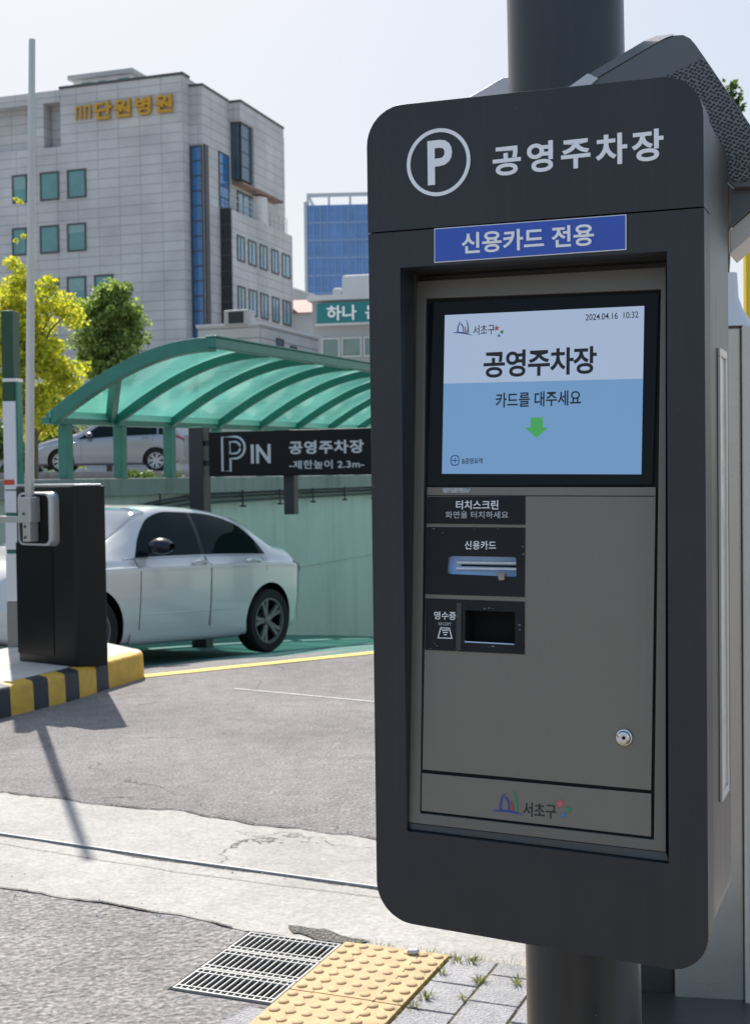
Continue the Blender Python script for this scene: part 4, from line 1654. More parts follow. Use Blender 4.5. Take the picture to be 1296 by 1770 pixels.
b.lathe([(0.0001, z0c + hgt), (0.016, z0c + hgt), (0.020, z0c + hgt * 0.55), (0.030, z0c + hgt * 0.35), (0.052, z0c + hgt * 0.1), (0.060, z0c), (0.0001, z0c)], Matrix.Translation((skw - 0.02, 0.05, 0)), 28)
b.build('cap', M['white_panel'], skirt, smooth=True)
# yellow board behind
Yb = 7.0
yb0, yb1 = atY(1288, 400, Yb), atY(1420, 560, Yb)
b = MB()
b.box(yb0[0], yb1[0], 0, 0.05, yb1[2], yb0[2])
ybr = empty('yellow_sign', (0, Yb, 0))
b.build('board', M['yellow_board'], ybr)
b = MB()
b.tube([(yb0[0] + 0.2, 0.03, 0), (yb0[0] + 0.2, 0.03, yb0[2] - 0.05)], 0.03)
b.build('post', M['grey_post'], ybr)
tag(ybr, 'plain yellow sign board at the right edge behind the metal hood', 'sign')


# ------------------------------------------------------------------ traffic island, barrier gate, left post
ih = 0.19
ibase = [G(20, 1238), G(60, 1228), G(120, 1213), G(190, 1190), G(243, 1174)]
ib = [Vector(p[:2]) for p in ibase]
d0_ = (ib[2] - ib[0]).normalized()
left_end = ib[0] - d0_ * 1.2
front_edge = [left_end, ib[0], ib[2], ib[4]]
# walk the front edge and lay stripes
seg_pts = []
path = [left_end, ib[0], ib[1], ib[2], ib[3], ib[4]]
cum = [0]
for i in range(1, len(path)):
    cum.append(cum[-1] + (path[i] - path[i - 1]).length)


def at_path(s_):
    for i in range(1, len(path)):
        if s_ <= cum[i] or i == len(path) - 1:
            t_ = (s_ - cum[i - 1]) / (cum[i] - cum[i - 1])
            return path[i - 1].lerp(path[i], min(t_, 1.0))


back_v = Vector((-0.62, 0.78)).normalized()
isl = empty('traffic_island', (ib[1].x, ib[1].y, 0))
tag(isl, 'kerbed traffic island painted in yellow and black stripes under the barrier gate', 'traffic island')
tot = cum[-1]
npx = []
# stripe edges measured along the kerb in the photograph
edge_px = [20, 60, 86, 115, 139, 168, 189, 214, 246]
col_px = [0, 1, 0, 1, 0, 1, 0, 0]
edges = [0.0]
for x in edge_px:
    best = min(((abs((lambda p: CX + F * ((np.array([p.x, p.y, 0]) - CAMP) @ rt) / ((np.array([p.x, p.y, 0]) - CAMP) @ fw))(at_path(tot * k / 600)) - x), tot * k / 600) for k in range(601)))
    edges.append(best[1])
edges[-1] = tot
cols = [1] + col_px
km = MB()
ro = Vector((ib[1].x, ib[1].y))
RD = 0.03
for i in range(len(edges) - 1):
    s0, s1 = edges[i], edges[i + 1]
    if s1 - s0 < 1e-4:
        continue
    n = 3
    ss_ = [s0 + (s1 - s0) * k / n for k in range(n + 1)]
    rows_ = []
    for s_ in ss_:
        p = at_path(s_) - ro
        bk = back_v
        rows_.append([(p.x, p.y, 0), (p.x + bk.x * 0.012, p.y + bk.y * 0.012, ih - RD), (p.x + bk.x * 0.020, p.y + bk.y * 0.020, ih - 0.008), (p.x + bk.x * 0.04, p.y + bk.y * 0.04, ih), (p.x + bk.x * 0.16, p.y + bk.y * 0.16, ih + 0.002)])
    km.grid(rows_, cols[i])
# right end: rounded nose going back
pe = at_path(tot) - ro
nose = []
for k in range(9):
    a = k / 8 * math.pi * 0.55
    ax = (ib[4] - ib[3]).normalized()
    nose.append(pe + ax * 0.16 * math.sin(a) + back_v * 0.18 * (1 - math.cos(a)))
nose.append(nose[-1] + back_v * 0.8)
rows_ = []
for k, p in enumerate(nose):
    c_ = (pe + back_v * 0.4 - p).normalized()
    rows_.append([(p.x, p.y, 0), (p.x + c_.x * 0.012, p.y + c_.y * 0.012, ih - RD), (p.x + c_.x * 0.022, p.y + c_.y * 0.022, ih - 0.006), (p.x + c_.x * 0.04, p.y + c_.y * 0.04, ih)])
km.grid(rows_, 0)
km.build('kerb', [M['kerb_yellow'], M['kerb_black']], isl, smooth=True, angle=50)
tp_ = []
for s_ in [0, edges[1], tot * 0.5, tot]:
    p = at_path(s_) - ro + back_v * 0.158
    tp_.append((p.x, p.y))
tp_ += [(p.x, p.y) for p in [q + (pe + back_v * 0.4 - q).normalized() * 0.04 for q in nose]]
lb_ = left_end - ro + back_v * 1.4
tp_.append((nose[-1].x - 0.3, nose[-1].y))
tp_.append((lb_.x, lb_.y))
km = MB()
tri = tessellate_polygon([[Vector((*p, 0)) for p in tp_]])
km.add([(*p, ih + 0.001) for p in tp_] + [(*p, 0) for p in tp_], [tuple(t) for t in tri] + [(i, (i + 1) % len(tp_), len(tp_) + (i + 1) % len(tp_), len(tp_) + i) for i in range(len(tp_))])
km.build('island_top', M['kerb_top'], isl)

BF = Frame(G(140, 1154, ih), 36.0)
bzt = BF.py(150, 840)[1]
bar = empty('barrier_gate', (BF.o[0], BF.o[1], ih), BF.rz)
tag(bar, 'black barrier gate cabinet with its pale arm raised upright', 'barrier gate')
zt_ = bzt - ih
xc_ = BF.py(135, 1150)[0]
xr = BF.py(185, 1135, 0.16)[0]
xr2 = BF.py(180, 1125, 0.34)[0]
xl = BF.py(34, 1152)[0]
dp = 0.34
# cabinet: right facet in its own plane
b = MB()
plan = [(xl, 0.0), (xl + 0.03, -0.012), (xc_ - 0.03, -0.012), (xc_, 0.0), (xr - 0.01, 0.145), (xr, 0.17), (xr2, dp), (xl, dp)]
b.prism(plan, lambda x, y: (x, y, zt_), lambda x, y: (x, y, 0.0))
cb_ = b.build('cabinet', M['barrier'], bar, bevel=0.012, seg=4, angle=25)
b = MB()
b.box(xl + 0.01, BF.py(97, 1100)[0], -0.018, -0.0125, 0.06, zt_ - 0.40)
b.build('service_door', M['barrier_panel'], bar, bevel=0.003)
b = MB()
b.prism([(xl - .004, 0.002), (xc_, 0.002), (xr - 0.012, 0.15), (xr2 - 0.01, dp), (xl - .004, dp)], lambda x, y: (x, y, zt_ + 0.014), lambda x, y: (x, y, zt_ + 0.001))
b.build('top_cap', M['silver_frame'], bar, bevel=0.004)
# pivot plate with a silver surround
fl, fz1 = BF.py(36, 850, -0.05)
fr2, fz0 = BF.py(97, 945, -0.05)
fz0 -= ih
fz1 -= ih
rr_o = rrect(fl, fr2, fz0, fz1, 0.05, 6)
cxp, czp = (fl + fr2) / 2, (fz0 + fz1) / 2
rr_i = [(cxp + (p[0] - cxp) * 0.90 - 0.004, czp + (p[1] - czp) * 0.93) for p in rr_o]
b = MB()
b.prism(rr_o, lambda x, z: (cxp + (x - cxp) * 0.95, -0.085, czp + (z - czp) * 0.96), lambda x, z: (x, -0.013, z), holes=[rr_i[::-1]])
b.build('pivot_surround', M['silver_frame'], bar, bevel=0.004, angle=40)
b = MB()
b.prism(rr_i, lambda x, z: (x, -0.065, z), lambda x, z: (x, -0.014, z))
b.build('pivot_plate', M['barrier_panel'], bar)
# arm clamp
ax0, az_ = BF.py(50, 900, -0.12)
az_ -= ih
b = MB()
b.box(ax0 - 0.055, ax0 + 0.065, -0.16, -0.067, az_ + 0.02 - 0.03, az_ + 0.175 - 0.01)
b.box(ax0 - 0.32, ax0 - 0.055, -0.13, -0.09, az_ - 0.015, az_ + 0.03)
b.box(ax0 - 0.032, ax0 + 0.042, -0.15, -0.068, az_ - 0.145, az_ - 0.01)
b.build('arm_clamp', M['arm_grey'], bar, bevel=0.006, seg=3)
tipx, tipz = BF.py(56, 68, -0.11)
tipz -= ih
b = MB()
zb_a = az_ + 0.15
n = 8
for i in range(n):
    pass
wa, wb = 0.030, 0.019
base_c, tip_c = (ax0 + 0.002, -0.11, zb_a), (tipx, -0.11, tipz)
ring0 = rrect(-wa, wa, -0.024, 0.024, 0.012, 4)
ring1 = rrect(-wb, wb, -0.018, 0.018, 0.010, 4)
m_ = len(ring0)
vs = [(base_c[0] + p[0], base_c[1] + p[1], base_c[2]) for p in ring0] + [(tip_c[0] + p[0], tip_c[1] + p[1], tip_c[2]) for p in ring1]
b.add(vs, [(i, (i + 1) % m_, m_ + (i + 1) % m_, m_ + i) for i in range(m_)] + [tuple(range(m_, 2 * m_)), tuple(range(m_))])
b.build('arm', M['arm_grey'], bar, smooth=True)
b = MB()
for zq in (az_ - 0.115, az_ - 0.04, az_ + 0.05):
    b.lathe([(0.009, 0), (0.009, 0.006), (0.0001, 0.008)], Matrix.Translation((ax0 + 0.0, -0.152 if zq < az_ else -0.162, zq)) @ Matrix.Rotation(R(90), 4, 'X'), 12)
b.build('clamp_bolts', M['dark_steel'], bar)

# sign post at the very left
LY = 10.2
LP = Frame(atY(22, 900, LY), 8.0)
lp = empty('guide_post', (LP.o[0], LP.o[1], 0), LP.rz)
tag(lp, 'tall guide post with green and white panels at the left edge behind the barrier', 'sign post')
fx = lambda x, y: LP.py(x, y)
x_r = fx(25, 600)[0]
x_l = x_r - 0.105


def zpx(y):
    return LP.py(28, y)[1]


for nm, y0_, y1_, mm, xr_ in (('green_panel', 652, 536, 'sign_green', x_r - 0.01), ('divider', 660, 653, 'silver_frame', x_r + 0.01), ('green_panel', 692, 661, 'sign_green', x_r - 0.01), ('white_panel', 846, 693, 'white_panel', x_r - 0.005), ('white_panel', 886, 848, 'white_panel', x_r + 0.0), ('white_panel', 950, 893, 'white_panel', x_r - 0.004), ('white_panel', 1040, 957, 'white_panel', x_r - 0.004), ('foot', 1146, 1041, 'grey_post', x_r + 0.0)):
    b = MB()
    b.box(x_l, xr_, 0, 0.14, max(0.0, zpx(y0_)), zpx(y1_))
    b.build(nm, M[mm], lp, bevel=0.006)
b = MB()
b.box(x_l, x_r + 0.008, 0.02, 0.12, 0.0, zpx(657))
b.build('frame', M['green_steel'], lp)
b = MB()
b.box(x_l, x_r - 0.02, -0.004, 0.0, zpx(838), zpx(829))
b.build('red_tape', M['red_tape'], lp)
# slim grey post and bolts beside the cabinet base
gp = G(44, 1150, ih)
b = MB()
b.tube([(gp[0], gp[1] + 0.25, ih), (gp[0], gp[1] + 0.25, ih + 0.42)], 0.035, 16)
tag(b.build('guard_post', M['stainless'], None, smooth=True), 'short stainless guard post between barrier cabinet and guide post', 'bollard')


# ------------------------------------------------------------------ retaining wall
wl = empty('retaining_wall', tuple(WALL.o), WALL.rz)
tag(wl, 'pale green concrete retaining wall beside the ramp with grey coping', 'wall')
b = MB()
b.box(-0.16, 0.04, -14, 28, -3.2, 1.27)
b.build('wall_face', M['wall_green'], wl)
b = MB()
b.box(-0.40, 0.14, -14, 28, 1.272, 1.493)
b.build('coping', M['coping'], wl, bevel=0.012)
b = MB()
zc = [(0.10, 0.3, 1.02), (0.10, 1.2, 1.06), (0.10, 2.3, 1.17), (0.10, 3.2, 1.22), (0.10, 6, 1.23), (0.10, 14, 1.23)]
b.tube(zc, 0.035, 10)
b.tube([(p[0] + 0.02, p[1], p[2] - 0.08) for p in zc], 0.022, 10)
b.build('conduit', M['dark_steel'], wl, smooth=True)
b = MB()
for v in (2.2, 3.1, 4.6, 5.9, 7.2, 8.6, 10):
    b.tube([(0.16, v, 1.29), (0.16, v, 1.06)], 0.013, 6)
    b.box(0.12, 0.2, v - 0.03, v + 0.03, 1.05, 1.075)
b.build('hanger', M['dark_steel'], wl)
wr = empty('ramp_side_wall', tuple(WALL.o), WALL.rz)
tag(wr, 'far side concrete wall of the ramp hidden behind the payment machine', 'wall')
b = MB()
b.box(RU1 + 0.005, RU1 + 0.25, 0.9, 28, -3.2, 1.1)
b.build('wall_face', M['wall_green'], wr)
b = MB()
b.box(RU1 - 0.06, RU1 + 0.32, 0.9, 28, 1.102, 1.26)
b.build('coping', M['coping'], wr, bevel=0.01)
b = MB()
b.box(0.06, RU1, 28.02, 28.4, -3.2, 1.3)
o = b.build('ramp_end_wall', M['wall_green'])
o.location = WALL.o
o.rotation_euler = (0, 0, WALL.rz)
tag(o, 'concrete end wall at the bottom of the ramp', 'wall')

# ------------------------------------------------------------------ green canopy
can = empty('green_canopy', tuple(WALL.o), WALL.rz)
tag(can, 'curved translucent green canopy on green steel ribs over the ramp', 'canopy')
RS = 1.362
prof_px = [(85, 718), (112, 697), (140, 677), (190, 642), (250, 612), (310, 595), (370, 586)]
arc = [WALL.py(*p) for p in prof_px]
arc = [(u - arc[0][0], z) for u, z in arc]
# smooth: quadratic fit z(u)
us = np.array([a[0] for a in arc])
zs = np.array([a[1] for a in arc])
cf = np.polyfit(us, zs, 3)
cf[-1] += zs[0] - np.polyval(cf, 0)
UR = us[-1]
NA = 18
arcu = [UR * k / NA for k in range(NA + 1)]
arcz = [float(np.polyval(cf, u)) for u in arcu]


def dz(v):
    return 0.0135 * v


NR = 11


def rib(v, wd=0.07, dh=0.10, mm='green_steel', drop=0.0):
    b = MB()
    vs = []
    for k, (u, z) in enumerate(zip(arcu, arcz)):
        k0, k1 = max(k - 1, 0), min(k + 1, NA)
        t_ = Vector((arcu[k1] - arcu[k0], arcz[k1] - arcz[k0])).normalized()
        nn = Vector((-t_.y, t_.x))
        for s_, q in ((-1, -1), (1, -1), (1, 1), (-1, 1)):
            off_ = -dh / 2 + q * dh / 2 - drop
            vs.append((u + nn.x * off_, v + s_ * wd / 2, z + dz(v) + nn.y * off_))
    fs = []
    for k in range(NA):
        for i in range(4):
            j = (i + 1) % 4
            fs.append((k * 4 + i, k * 4 + j, (k + 1) * 4 + j, (k + 1) * 4 + i))
    fs += [(0, 1, 2, 3), tuple(NA * 4 + i for i in (3, 2, 1, 0))]
    b.add(vs, fs)
    return b.build('rib', M[mm], can, bevel=0.006, angle=50)


for i in range(NR):
    rib(i * RS, 0.085 if i else 0.12, 0.10 if i else 0.15, 'green_steel', -0.015 if i == 0 else 0.012)
for i in range(NR - 1):
    b = MB()
    rows_ = []
    for k in range(NA + 1):
        rows_.append([(arcu[k], v, arcz[k] + dz(v) + 0.004) for v in (i * RS + 0.03, (i + 1) * RS - 0.03 + 0.06)])
    b.grid(rows_)
    b.build('roof_panel', M['canopy'], can, smooth=True, recalc=False)
LV = (NR - 1) * RS
b = MB()
ev0, ev1 = -0.08, LV + 0.1
def beam(mb, u0, u1, z0, z1):
    vs = [(u0, ev0, z0 + dz(ev0)), (u1, ev0, z0 + dz(ev0)), (u1, ev0, z1 + dz(ev0)), (u0, ev0, z1 + dz(ev0)), (u0, ev1, z0 + dz(ev1)), (u1, ev1, z0 + dz(ev1)), (u1, ev1, z1 + dz(ev1)), (u0, ev1, z1 + dz(ev1))]
    mb.add(vs, [(0, 1, 2, 3), (7, 6, 5, 4), (0, 4, 5, 1), (1, 5, 6, 2), (2, 6, 7, 3), (3, 7, 4, 0)])


z_e = arcz[0]
beam(b, -0.05, 0.06, z_e - 0.10, z_e - 0.02)
b.build('eave_beam', M['green_steel'], can, bevel=0.006)
b = MB()
beam(b, 0.061, 0.066, z_e - 0.03, z_e + 0.05)  # added pale strip for sunlight coming through the panels at the eave
b.build('lit_eave_strip', M['lit_mint'], can)
b = MB()
beam(b, UR - 0.05, UR + 0.06, arcz[-1] - 0.10, arcz[-1] + 0.01)
b.build('ridge_beam', M['green_steel'], can, bevel=0.01)
b = MB()
beam(b, UR - 0.06, UR + 0.075, arcz[-1] + 0.011, arcz[-1] + 0.03)
b.build('ridge_cap', M['green_steel'], can, bevel=0.004)
# diagonal braces
for i in (0,):
    b = MB()
    ka, kb = 0, 7
    pa_ = Vector((arcu[ka], (i + 1) * RS - 0.05, arcz[ka] + dz(RS) - 0.03))
    pb_ = Vector((arcu[kb], i * RS + 0.10, arcz[kb] - 0.08))
    b.tube([pa_, pb_], 0.07, 4)
    b.build('brace', M['green_steel'], can)
for v in (0.33, 1.52, 2.76, 4.1, 5.45, 6.8, 8.2, 9.5, 10.9, 12.3):
    b = MB()
    b.box(-0.07, 0.06, v - 0.06, v + 0.06, 1.495, z_e - 0.10 + dz(v))
    b.build('post', M['green_steel'], can, bevel=0.006)
# far supports of the ridge, standing beyond the kiosk on the other wall side
for v in (9.0, 13.0):
    b = MB()
    b.box(UR - 0.05, UR + 0.05, v - 0.05, v + 0.05, rampz(v), arcz[-1] - 0.1 + dz(v))
    b.build('ridge_post', M['green_steel'], can, bevel=0.006)

# ------------------------------------------------------------------ entrance sign
SV = 0.5
SG = Frame(WALL.w((0, SV, 0)), 20.6)
q0, q1 = SG.py(360, 742), SG.py(642, 822)
sgn = empty('entrance_sign', tuple(SG.w((q0[0], 0, 0))), SG.rz)
tag(sgn, 'long black parking entrance sign with white lettering on dark posts', 'sign')
su = q0[0]


def sp(x, y, d=0.0):
    a = SG.py(x, y, d)
    return (a[0] - su, a[1])


w0, zlo = 0.0, sp(500, 822)[1]
zhi = sp(500, 743)[1]
slen = sp(642, 780)[0] + 1.3
b = MB()
b.box(0, slen, 0, 0.14, zlo, zhi)
brd = b.build('board', M['sign_black'], sgn, bevel=0.008)
pp0, pp1 = sp(333, 860, 0.1)[0], sp(358, 860, 0.1)[0]
b = MB()
b.box(pp0, pp1, 0.02, 0.02 + (pp1 - pp0), -1.0, sp(345, 738)[1])
b.build('post', M['dark_steel'], sgn, bevel=0.012)
b = MB()
b.box(pp1, 0.0, 0.06, 0.10, sp(400, 800)[1] - 0.03, sp(400, 800)[1] + 0.03)
b.box(pp1, 0.0, 0.06, 0.10, sp(400, 765)[1] - 0.03, sp(400, 765)[1] + 0.03)
b.build('post_bracket', M['dark_steel'], sgn)
b = MB()
a0, a1 = sp(494, 860, 0.2)[0], sp(512, 860, 0.2)[0]
b.box(a0, a1, 0.141, 0.141 + a1 - a0, sp(503, 889, 0.2)[1], zlo + 0.2)
b.build('hanging_stub', M['dark_steel'], sgn, bevel=0.01)
b = MB()
b.box(slen, slen + 0.2, 0.02, 0.22, -1.2, zhi + 0.05)
b.build('post', M['dark_steel'], sgn, bevel=0.012)
fs_ = lambda u, z, e: (u, -e, z)


def sb(x0, y1, x1, y0):
    return (sp(x0, 780)[0], sp(x1, 780)[0], sp((x0 + x1) / 2, y1)[1], sp((x0 + x1) / 2, y0)[1])


text('lettering', '공영주차장', sb(500, 784, 629, 761), fs_, M['letter_grey'], brd, 0.03, 1.12, 0.006)
text('lettering', '-제한높이 2.3m-', sb(500, 810, 629, 795), fs_, M['letter_grey'], brd, 0.012, 1.05, 0.006)
text('lettering', 'IN', sb(434, 801, 468, 768), fs_, M['letter_grey'], brd, 0.02, 1.0, 0.006)
# outlined P
def P_out(x0, x1, z0, z1, st_w):
    H_ = z1 - z0
    W_ = x1 - x0
    pts_ = [(x0, z0), (x0, z1)]
    cyy = z1 - H_ * 0.32
    r_ = H_ * 0.32
    xs = x1 - r_
    for k in range(13):
        a = math.pi / 2 - k / 12 * math.pi
        pts_.append((xs + r_ * math.cos(a), cyy + r_ * math.sin(a)))
    pts_ += [(x0 + W_ * 0.36, cyy - r_), (x0 + W_ * 0.36, z0)]
    return pts_


bxp = sb(385, 814, 424, 755)
po = P_out(*bxp, 0)
b = MB()
b.tube([(p[0], -0.006, p[1]) for p in po], 0.014, 6, closed=True)
H_ = bxp[3] - bxp[2]
ci = []
cyy, r_ = bxp[3] - H_ * 0.32, H_ * 0.17
xs = bxp[1] - H_ * 0.32
xi = bxp[0] + (bxp[1] - bxp[0]) * 0.34
ci = [(xi, cyy - r_), (xi, cyy + r_)] + [(xs + r_ * math.cos(math.pi / 2 - k / 10 * math.pi), cyy + r_ * math.sin(math.pi / 2 - k / 10 * math.pi)) for k in range(11)]
b.tube([(p[0], -0.006, p[1]) for p in ci], 0.013, 6, closed=True)
b.build('parking_symbol', M['letter_grey'], brd)


# ------------------------------------------------------------------ cars
def interp(xs, ys):
    """smooth monotone-ish interpolation (cubic Hermite, finite-difference tangents)"""
    xs, ys = np.array(xs, float), np.array(ys, float)
    h = np.diff(xs)
    dl = np.diff(ys) / h
    m_ = np.zeros(len(xs))
    m_[0], m_[-1] = dl[0], dl[-1]
    for i in range(1, len(xs) - 1):
        if dl[i - 1] * dl[i] <= 0:
            m_[i] = 0
        else:
            w1, w2 = 2 * h[i] + h[i - 1], h[i] + 2 * h[i - 1]
            m_[i] = (w1 + w2) / (w1 / dl[i - 1] + w2 / dl[i])

    def f(x):
        x = min(max(x, xs[0]), xs[-1])
        i = min(int(np.searchsorted(xs, x, side='right')) - 1, len(xs) - 2)
        t_ = (x - xs[i]) / h[i]
        return ((2 * t_ ** 3 - 3 * t_ ** 2 + 1) * ys[i] + (t_ ** 3 - 2 * t_ ** 2 + t_) * h[i] * m_[i] + (-2 * t_ ** 3 + 3 * t_ ** 2) * ys[i + 1] + (t_ ** 3 - t_ ** 2) * h[i] * m_[i + 1])
    return f


def catmull(P, n):
    P = [np.array(p, float) for p in P]
    out_ = []
    for i in range(len(P) - 1):
        p0 = P[max(i - 1, 0)]
        p1, p2 = P[i], P[i + 1]
        p3 = P[min(i + 2, len(P) - 1)]
        for k in range(n):
            t_ = k / n
            m1, m2 = (p2 - p0) * 0.35, (p3 - p1) * 0.35
            out_.append((2 * t_ ** 3 - 3 * t_ ** 2 + 1) * p1 + (t_ ** 3 - 2 * t_ ** 2 + t_) * m1 + (-2 * t_ ** 3 + 3 * t_ ** 2) * p2 + (t_ ** 3 - t_ ** 2) * m2)
    out_.append(P[-1])
    return out_


class Car:
    """x from 0 (tail) to L (nose); y half width, z up"""
    def __init__(s, L, W, top, belt, re_w, wb, xr_, Rw, zb=0.19):
        s.L, s.W, s.wb, s.xr, s.Rw, s.zb = L, W, wb, xr_, Rw, zb
        s.top = interp(*top)
        s.belt = interp(*belt)
        s.rew = interp(*re_w)
        s.plan = interp([0, 0.10, 0.35, 0.9, L * 0.5, L - 1.0, L - 0.45, L - 0.15, L], [0.62, 0.80, 0.93, 0.985, 1.0, 0.985, 0.92, 0.78, 0.55])
        s.bot = interp([0, 0.25, 0.7, L - 0.7, L - 0.25, L], [zb + 0.16, zb + 0.05, zb, zb, zb + 0.02, zb + 0.08])

    def ctrl(s, x):
        W = s.W / 2 * s.plan(x)
        t_ = s.top(x)
        be = min(s.belt(x), t_ - 0.015)
        zb = s.bot(x)
        sh = be - 0.088                         # shoulder crease
        rw = s.rew(x) * s.W / 2
        h = max(t_ - be, 0.015)
        return [(0, zb), (W * 0.80, zb), (W * 0.965, zb + 0.03), (W * 0.985, zb + 0.16), (W * 1.0, zb + (sh - zb) * 0.55), (W * 0.998, sh), (W * 0.952, sh + 0.026), (W * 0.900, be),
                (W * 0.900 + (rw - W * 0.900) * 0.46, be + h * 0.52), (rw, be + h * 0.90), (rw * 0.82, be + h * 0.975), (rw * 0.45, t_ - 0.0), (0, t_)]

    NS = 5

    def ring(s, x):
        return catmull(s.ctrl(x), s.NS)

    def pt(s, x, t_, off_=0.0):
        """surface point at ring parameter t (control index units), pushed out by off"""
        def raw(x_, tt):
            r_ = s.ring(x_)
            q = min(max(tt * s.NS, 0), len(r_) - 1.001)
            i = int(q)
            p = r_[i] + (r_[i + 1] - r_[i]) * (q - i)
            return np.array([x_, p[0], p[1]])
        p = raw(x, t_)
        if off_:
            a = raw(min(x + 0.01, s.L), t_) - raw(max(x - 0.01, 0), t_)
            b_ = raw(x, t_ + 0.08) - raw(x, t_ - 0.08)
            n_ = np.cross(a, b_)
            n_ /= np.linalg.norm(n_) + 1e-9
            if n_[1] < 0 and t_ < 10:
                n_ = -n_
            if t_ >= 10 and n_[2] < 0:
                n_ = -n_
            p = p + n_ * off_
        return p

    def body(s, parent, m):
        xs = [0.0, 0.02, 0.05, 0.1] + list(np.linspace(0.16, s.L - 0.16, 78)) + [s.L - 0.1, s.L - 0.05, s.L - 0.02, s.L]
        b = MB()
        rows_ = []
        for x in xs:
            r_ = s.ring(x)
            full = [(x, p[0], p[1]) for p in r_] + [(x, -p[0], p[1]) for p in r_[-2:0:-1]]
            rows_.append(full + [full[0]])
        n = len(rows_[0]) - 1
        vs = [p for r_ in rows_ for p in r_[:-1]]
        fs = []
        for i in range(len(rows_) - 1):
            for j in range(n):
                k = (j + 1) % n
                fs.append((i * n + j, i * n + k, (i + 1) * n + k, (i + 1) * n + j))
        fs.append(tuple(range(n)))
        fs.append(tuple((len(rows_) - 1) * n + j for j in reversed(range(n))))
        b.add(vs, fs)
        o = b.build('body', [m, M['car_trim']], parent, smooth=True, angle=60)
        # wheel arches cut with a boolean, then baked
        cutters = []
        for xw in (s.xr, s.xr + s.wb):
            for sd_ in (-1, 1):
                cmb = MB()
                Mx = Matrix.Translation((xw, sd_ * (s.W / 2 - 0.14), s.Rw + 0.01)) @ Matrix.Rotation(R(90), 4, 'X')
                cmb.lathe([(0.0001, -0.22), (s.Rw + 0.055, -0.22), (s.Rw + 0.055, 0.22), (0.0001, 0.22)], Mx, 40, mi=0)
                co = cmb.build('cutter', M['car_trim'])
                cutters.append(co)
        o.parent = None
        bpy.context.view_layer.update()
        for co in cutters:
            md = o.modifiers.new('b', 'BOOLEAN')
            md.operation = 'DIFFERENCE'
            md.solver = 'EXACT'
            md.material_mode = 'TRANSFER'
            md.object = co
        dg = bpy.context.evaluated_depsgraph_get()
        me = bpy.data.meshes.new_from_object(o.evaluated_get(dg))
        o.modifiers.clear()
        old = o.data
        o.data = me
        bpy.data.meshes.remove(old)
        me.name = 'body'
        me.set_sharp_from_angle(angle=R(50))
        for co in cutters:
            bpy.data.objects.remove(co)
        o.parent = parent
        return o

    def patch(s, name, outline, m, parent, side=1, off_=0.004, nx=18, nt=8):
        """surface patch: outline = list of (x, t_low, t_high)"""
        ox = [q[0] for q in outline]
        lo_ = interp(ox, [q[1] for q in outline])
        hi_ = interp(ox, [q[2] for q in outline])
        b = MB()
        rows_ = []
        for i in range(nx + 1):
            x = ox[0] + (ox[-1] - ox[0]) * i / nx
            a, c_ = lo_(x), hi_(x)
            r_ = []
            for j in range(nt + 1):
                p = s.pt(x, a + (c_ - a) * j / nt, off_)
                r_.append((p[0], p[1] * side, p[2]))
            rows_.append(r_)
        b.grid(rows_)
        return b.build(name, m, parent, smooth=True)

    def seam(s, name, pts_, parent, side=1, r_=0.004, m='car_trim'):
        b = MB()
        b.tube([(lambda p: (p[0], p[1] * side, p[2]))(s.pt(x, t_, 0.0005)) for x, t_ in pts_], r_, 6)
        return b.build(name, M[m], parent)


def wheel(parent, x, y, Rw, side, rim_m, spokes=5):
    Mx = Matrix.Translation((x, y, Rw)) @ Matrix.Rotation(R(-90) * side, 4, 'X')
    # local z points outward
    wv = empty('wheel', (0, 0, 0))
    wv.parent = parent
    b = MB()
    wd = 0.105
    ri = Rw * 0.70
    b.lathe([(ri, -wd), (Rw * 0.93, -wd), (Rw * 0.985, -wd * 0.75), (Rw, -wd * 0.3), (Rw, wd * 0.3), (Rw * 0.985, wd * 0.75), (Rw * 0.93, wd), (ri * 1.03, wd * 0.96), (ri, wd * 0.8)], Mx, 48)
    b.build('tyre', M['tyre'], wv, smooth=True)
    b = MB()
    b.lathe([(ri * 1.005, wd * 0.85), (ri * 0.93, wd * 0.80), (ri * 0.90, wd * 0.2), (ri * 0.9, -wd * 0.5), (0.0001, -wd * 0.5)], Mx, 48, 1)
    b.lathe([(ri * 1.01, wd * 0.88), (ri * 0.94, wd * 0.88), (ri * 0.91, wd * 0.6)], Mx, 48, 0)
    for k in range(spokes):
        for dd in (-0.17, 0.17):
            a0, a1 = 2 * math.pi * k / spokes + dd * 0.55, 2 * math.pi * k / spokes + dd
            pts_ = []
            for rr, aa, hh, ww in ((ri * 0.14, a0, 0.62, 0.085), (ri * 0.55, (a0 + a1) / 2, 0.66, 0.075), (ri * 0.95, a1, 0.78, 0.085)):
                c_ = Vector((rr * math.cos(aa), rr * math.sin(aa), wd * hh))
                tn = Vector((-math.sin(aa), math.cos(aa), 0)) * ri * ww
                pts_.append([Mx @ (c_ - tn), Mx @ (c_ + tn), Mx @ (c_ + tn + Vector((0, 0, -0.03))), Mx @ (c_ - tn + Vector((0, 0, -0.03)))])
            vs = [p for r_ in pts_ for p in r_]
            fs = []
            for i in range(2):
                for j in range(4):
                    fs.append((i * 4 + j, i * 4 + (j + 1) % 4, (i + 1) * 4 + (j + 1) % 4, (i + 1) * 4 + j))
            b.add(vs, fs, 0)
    b.lathe([(ri * 0.2, wd * 0.5), (ri * 0.2, wd * 0.68), (ri * 0.14, wd * 0.74), (0.0001, wd * 0.74)], Mx, 20, 0)
    b.build('rim', [rim_m, M['car_trim']], wv, smooth=True, angle=30)
    return wv


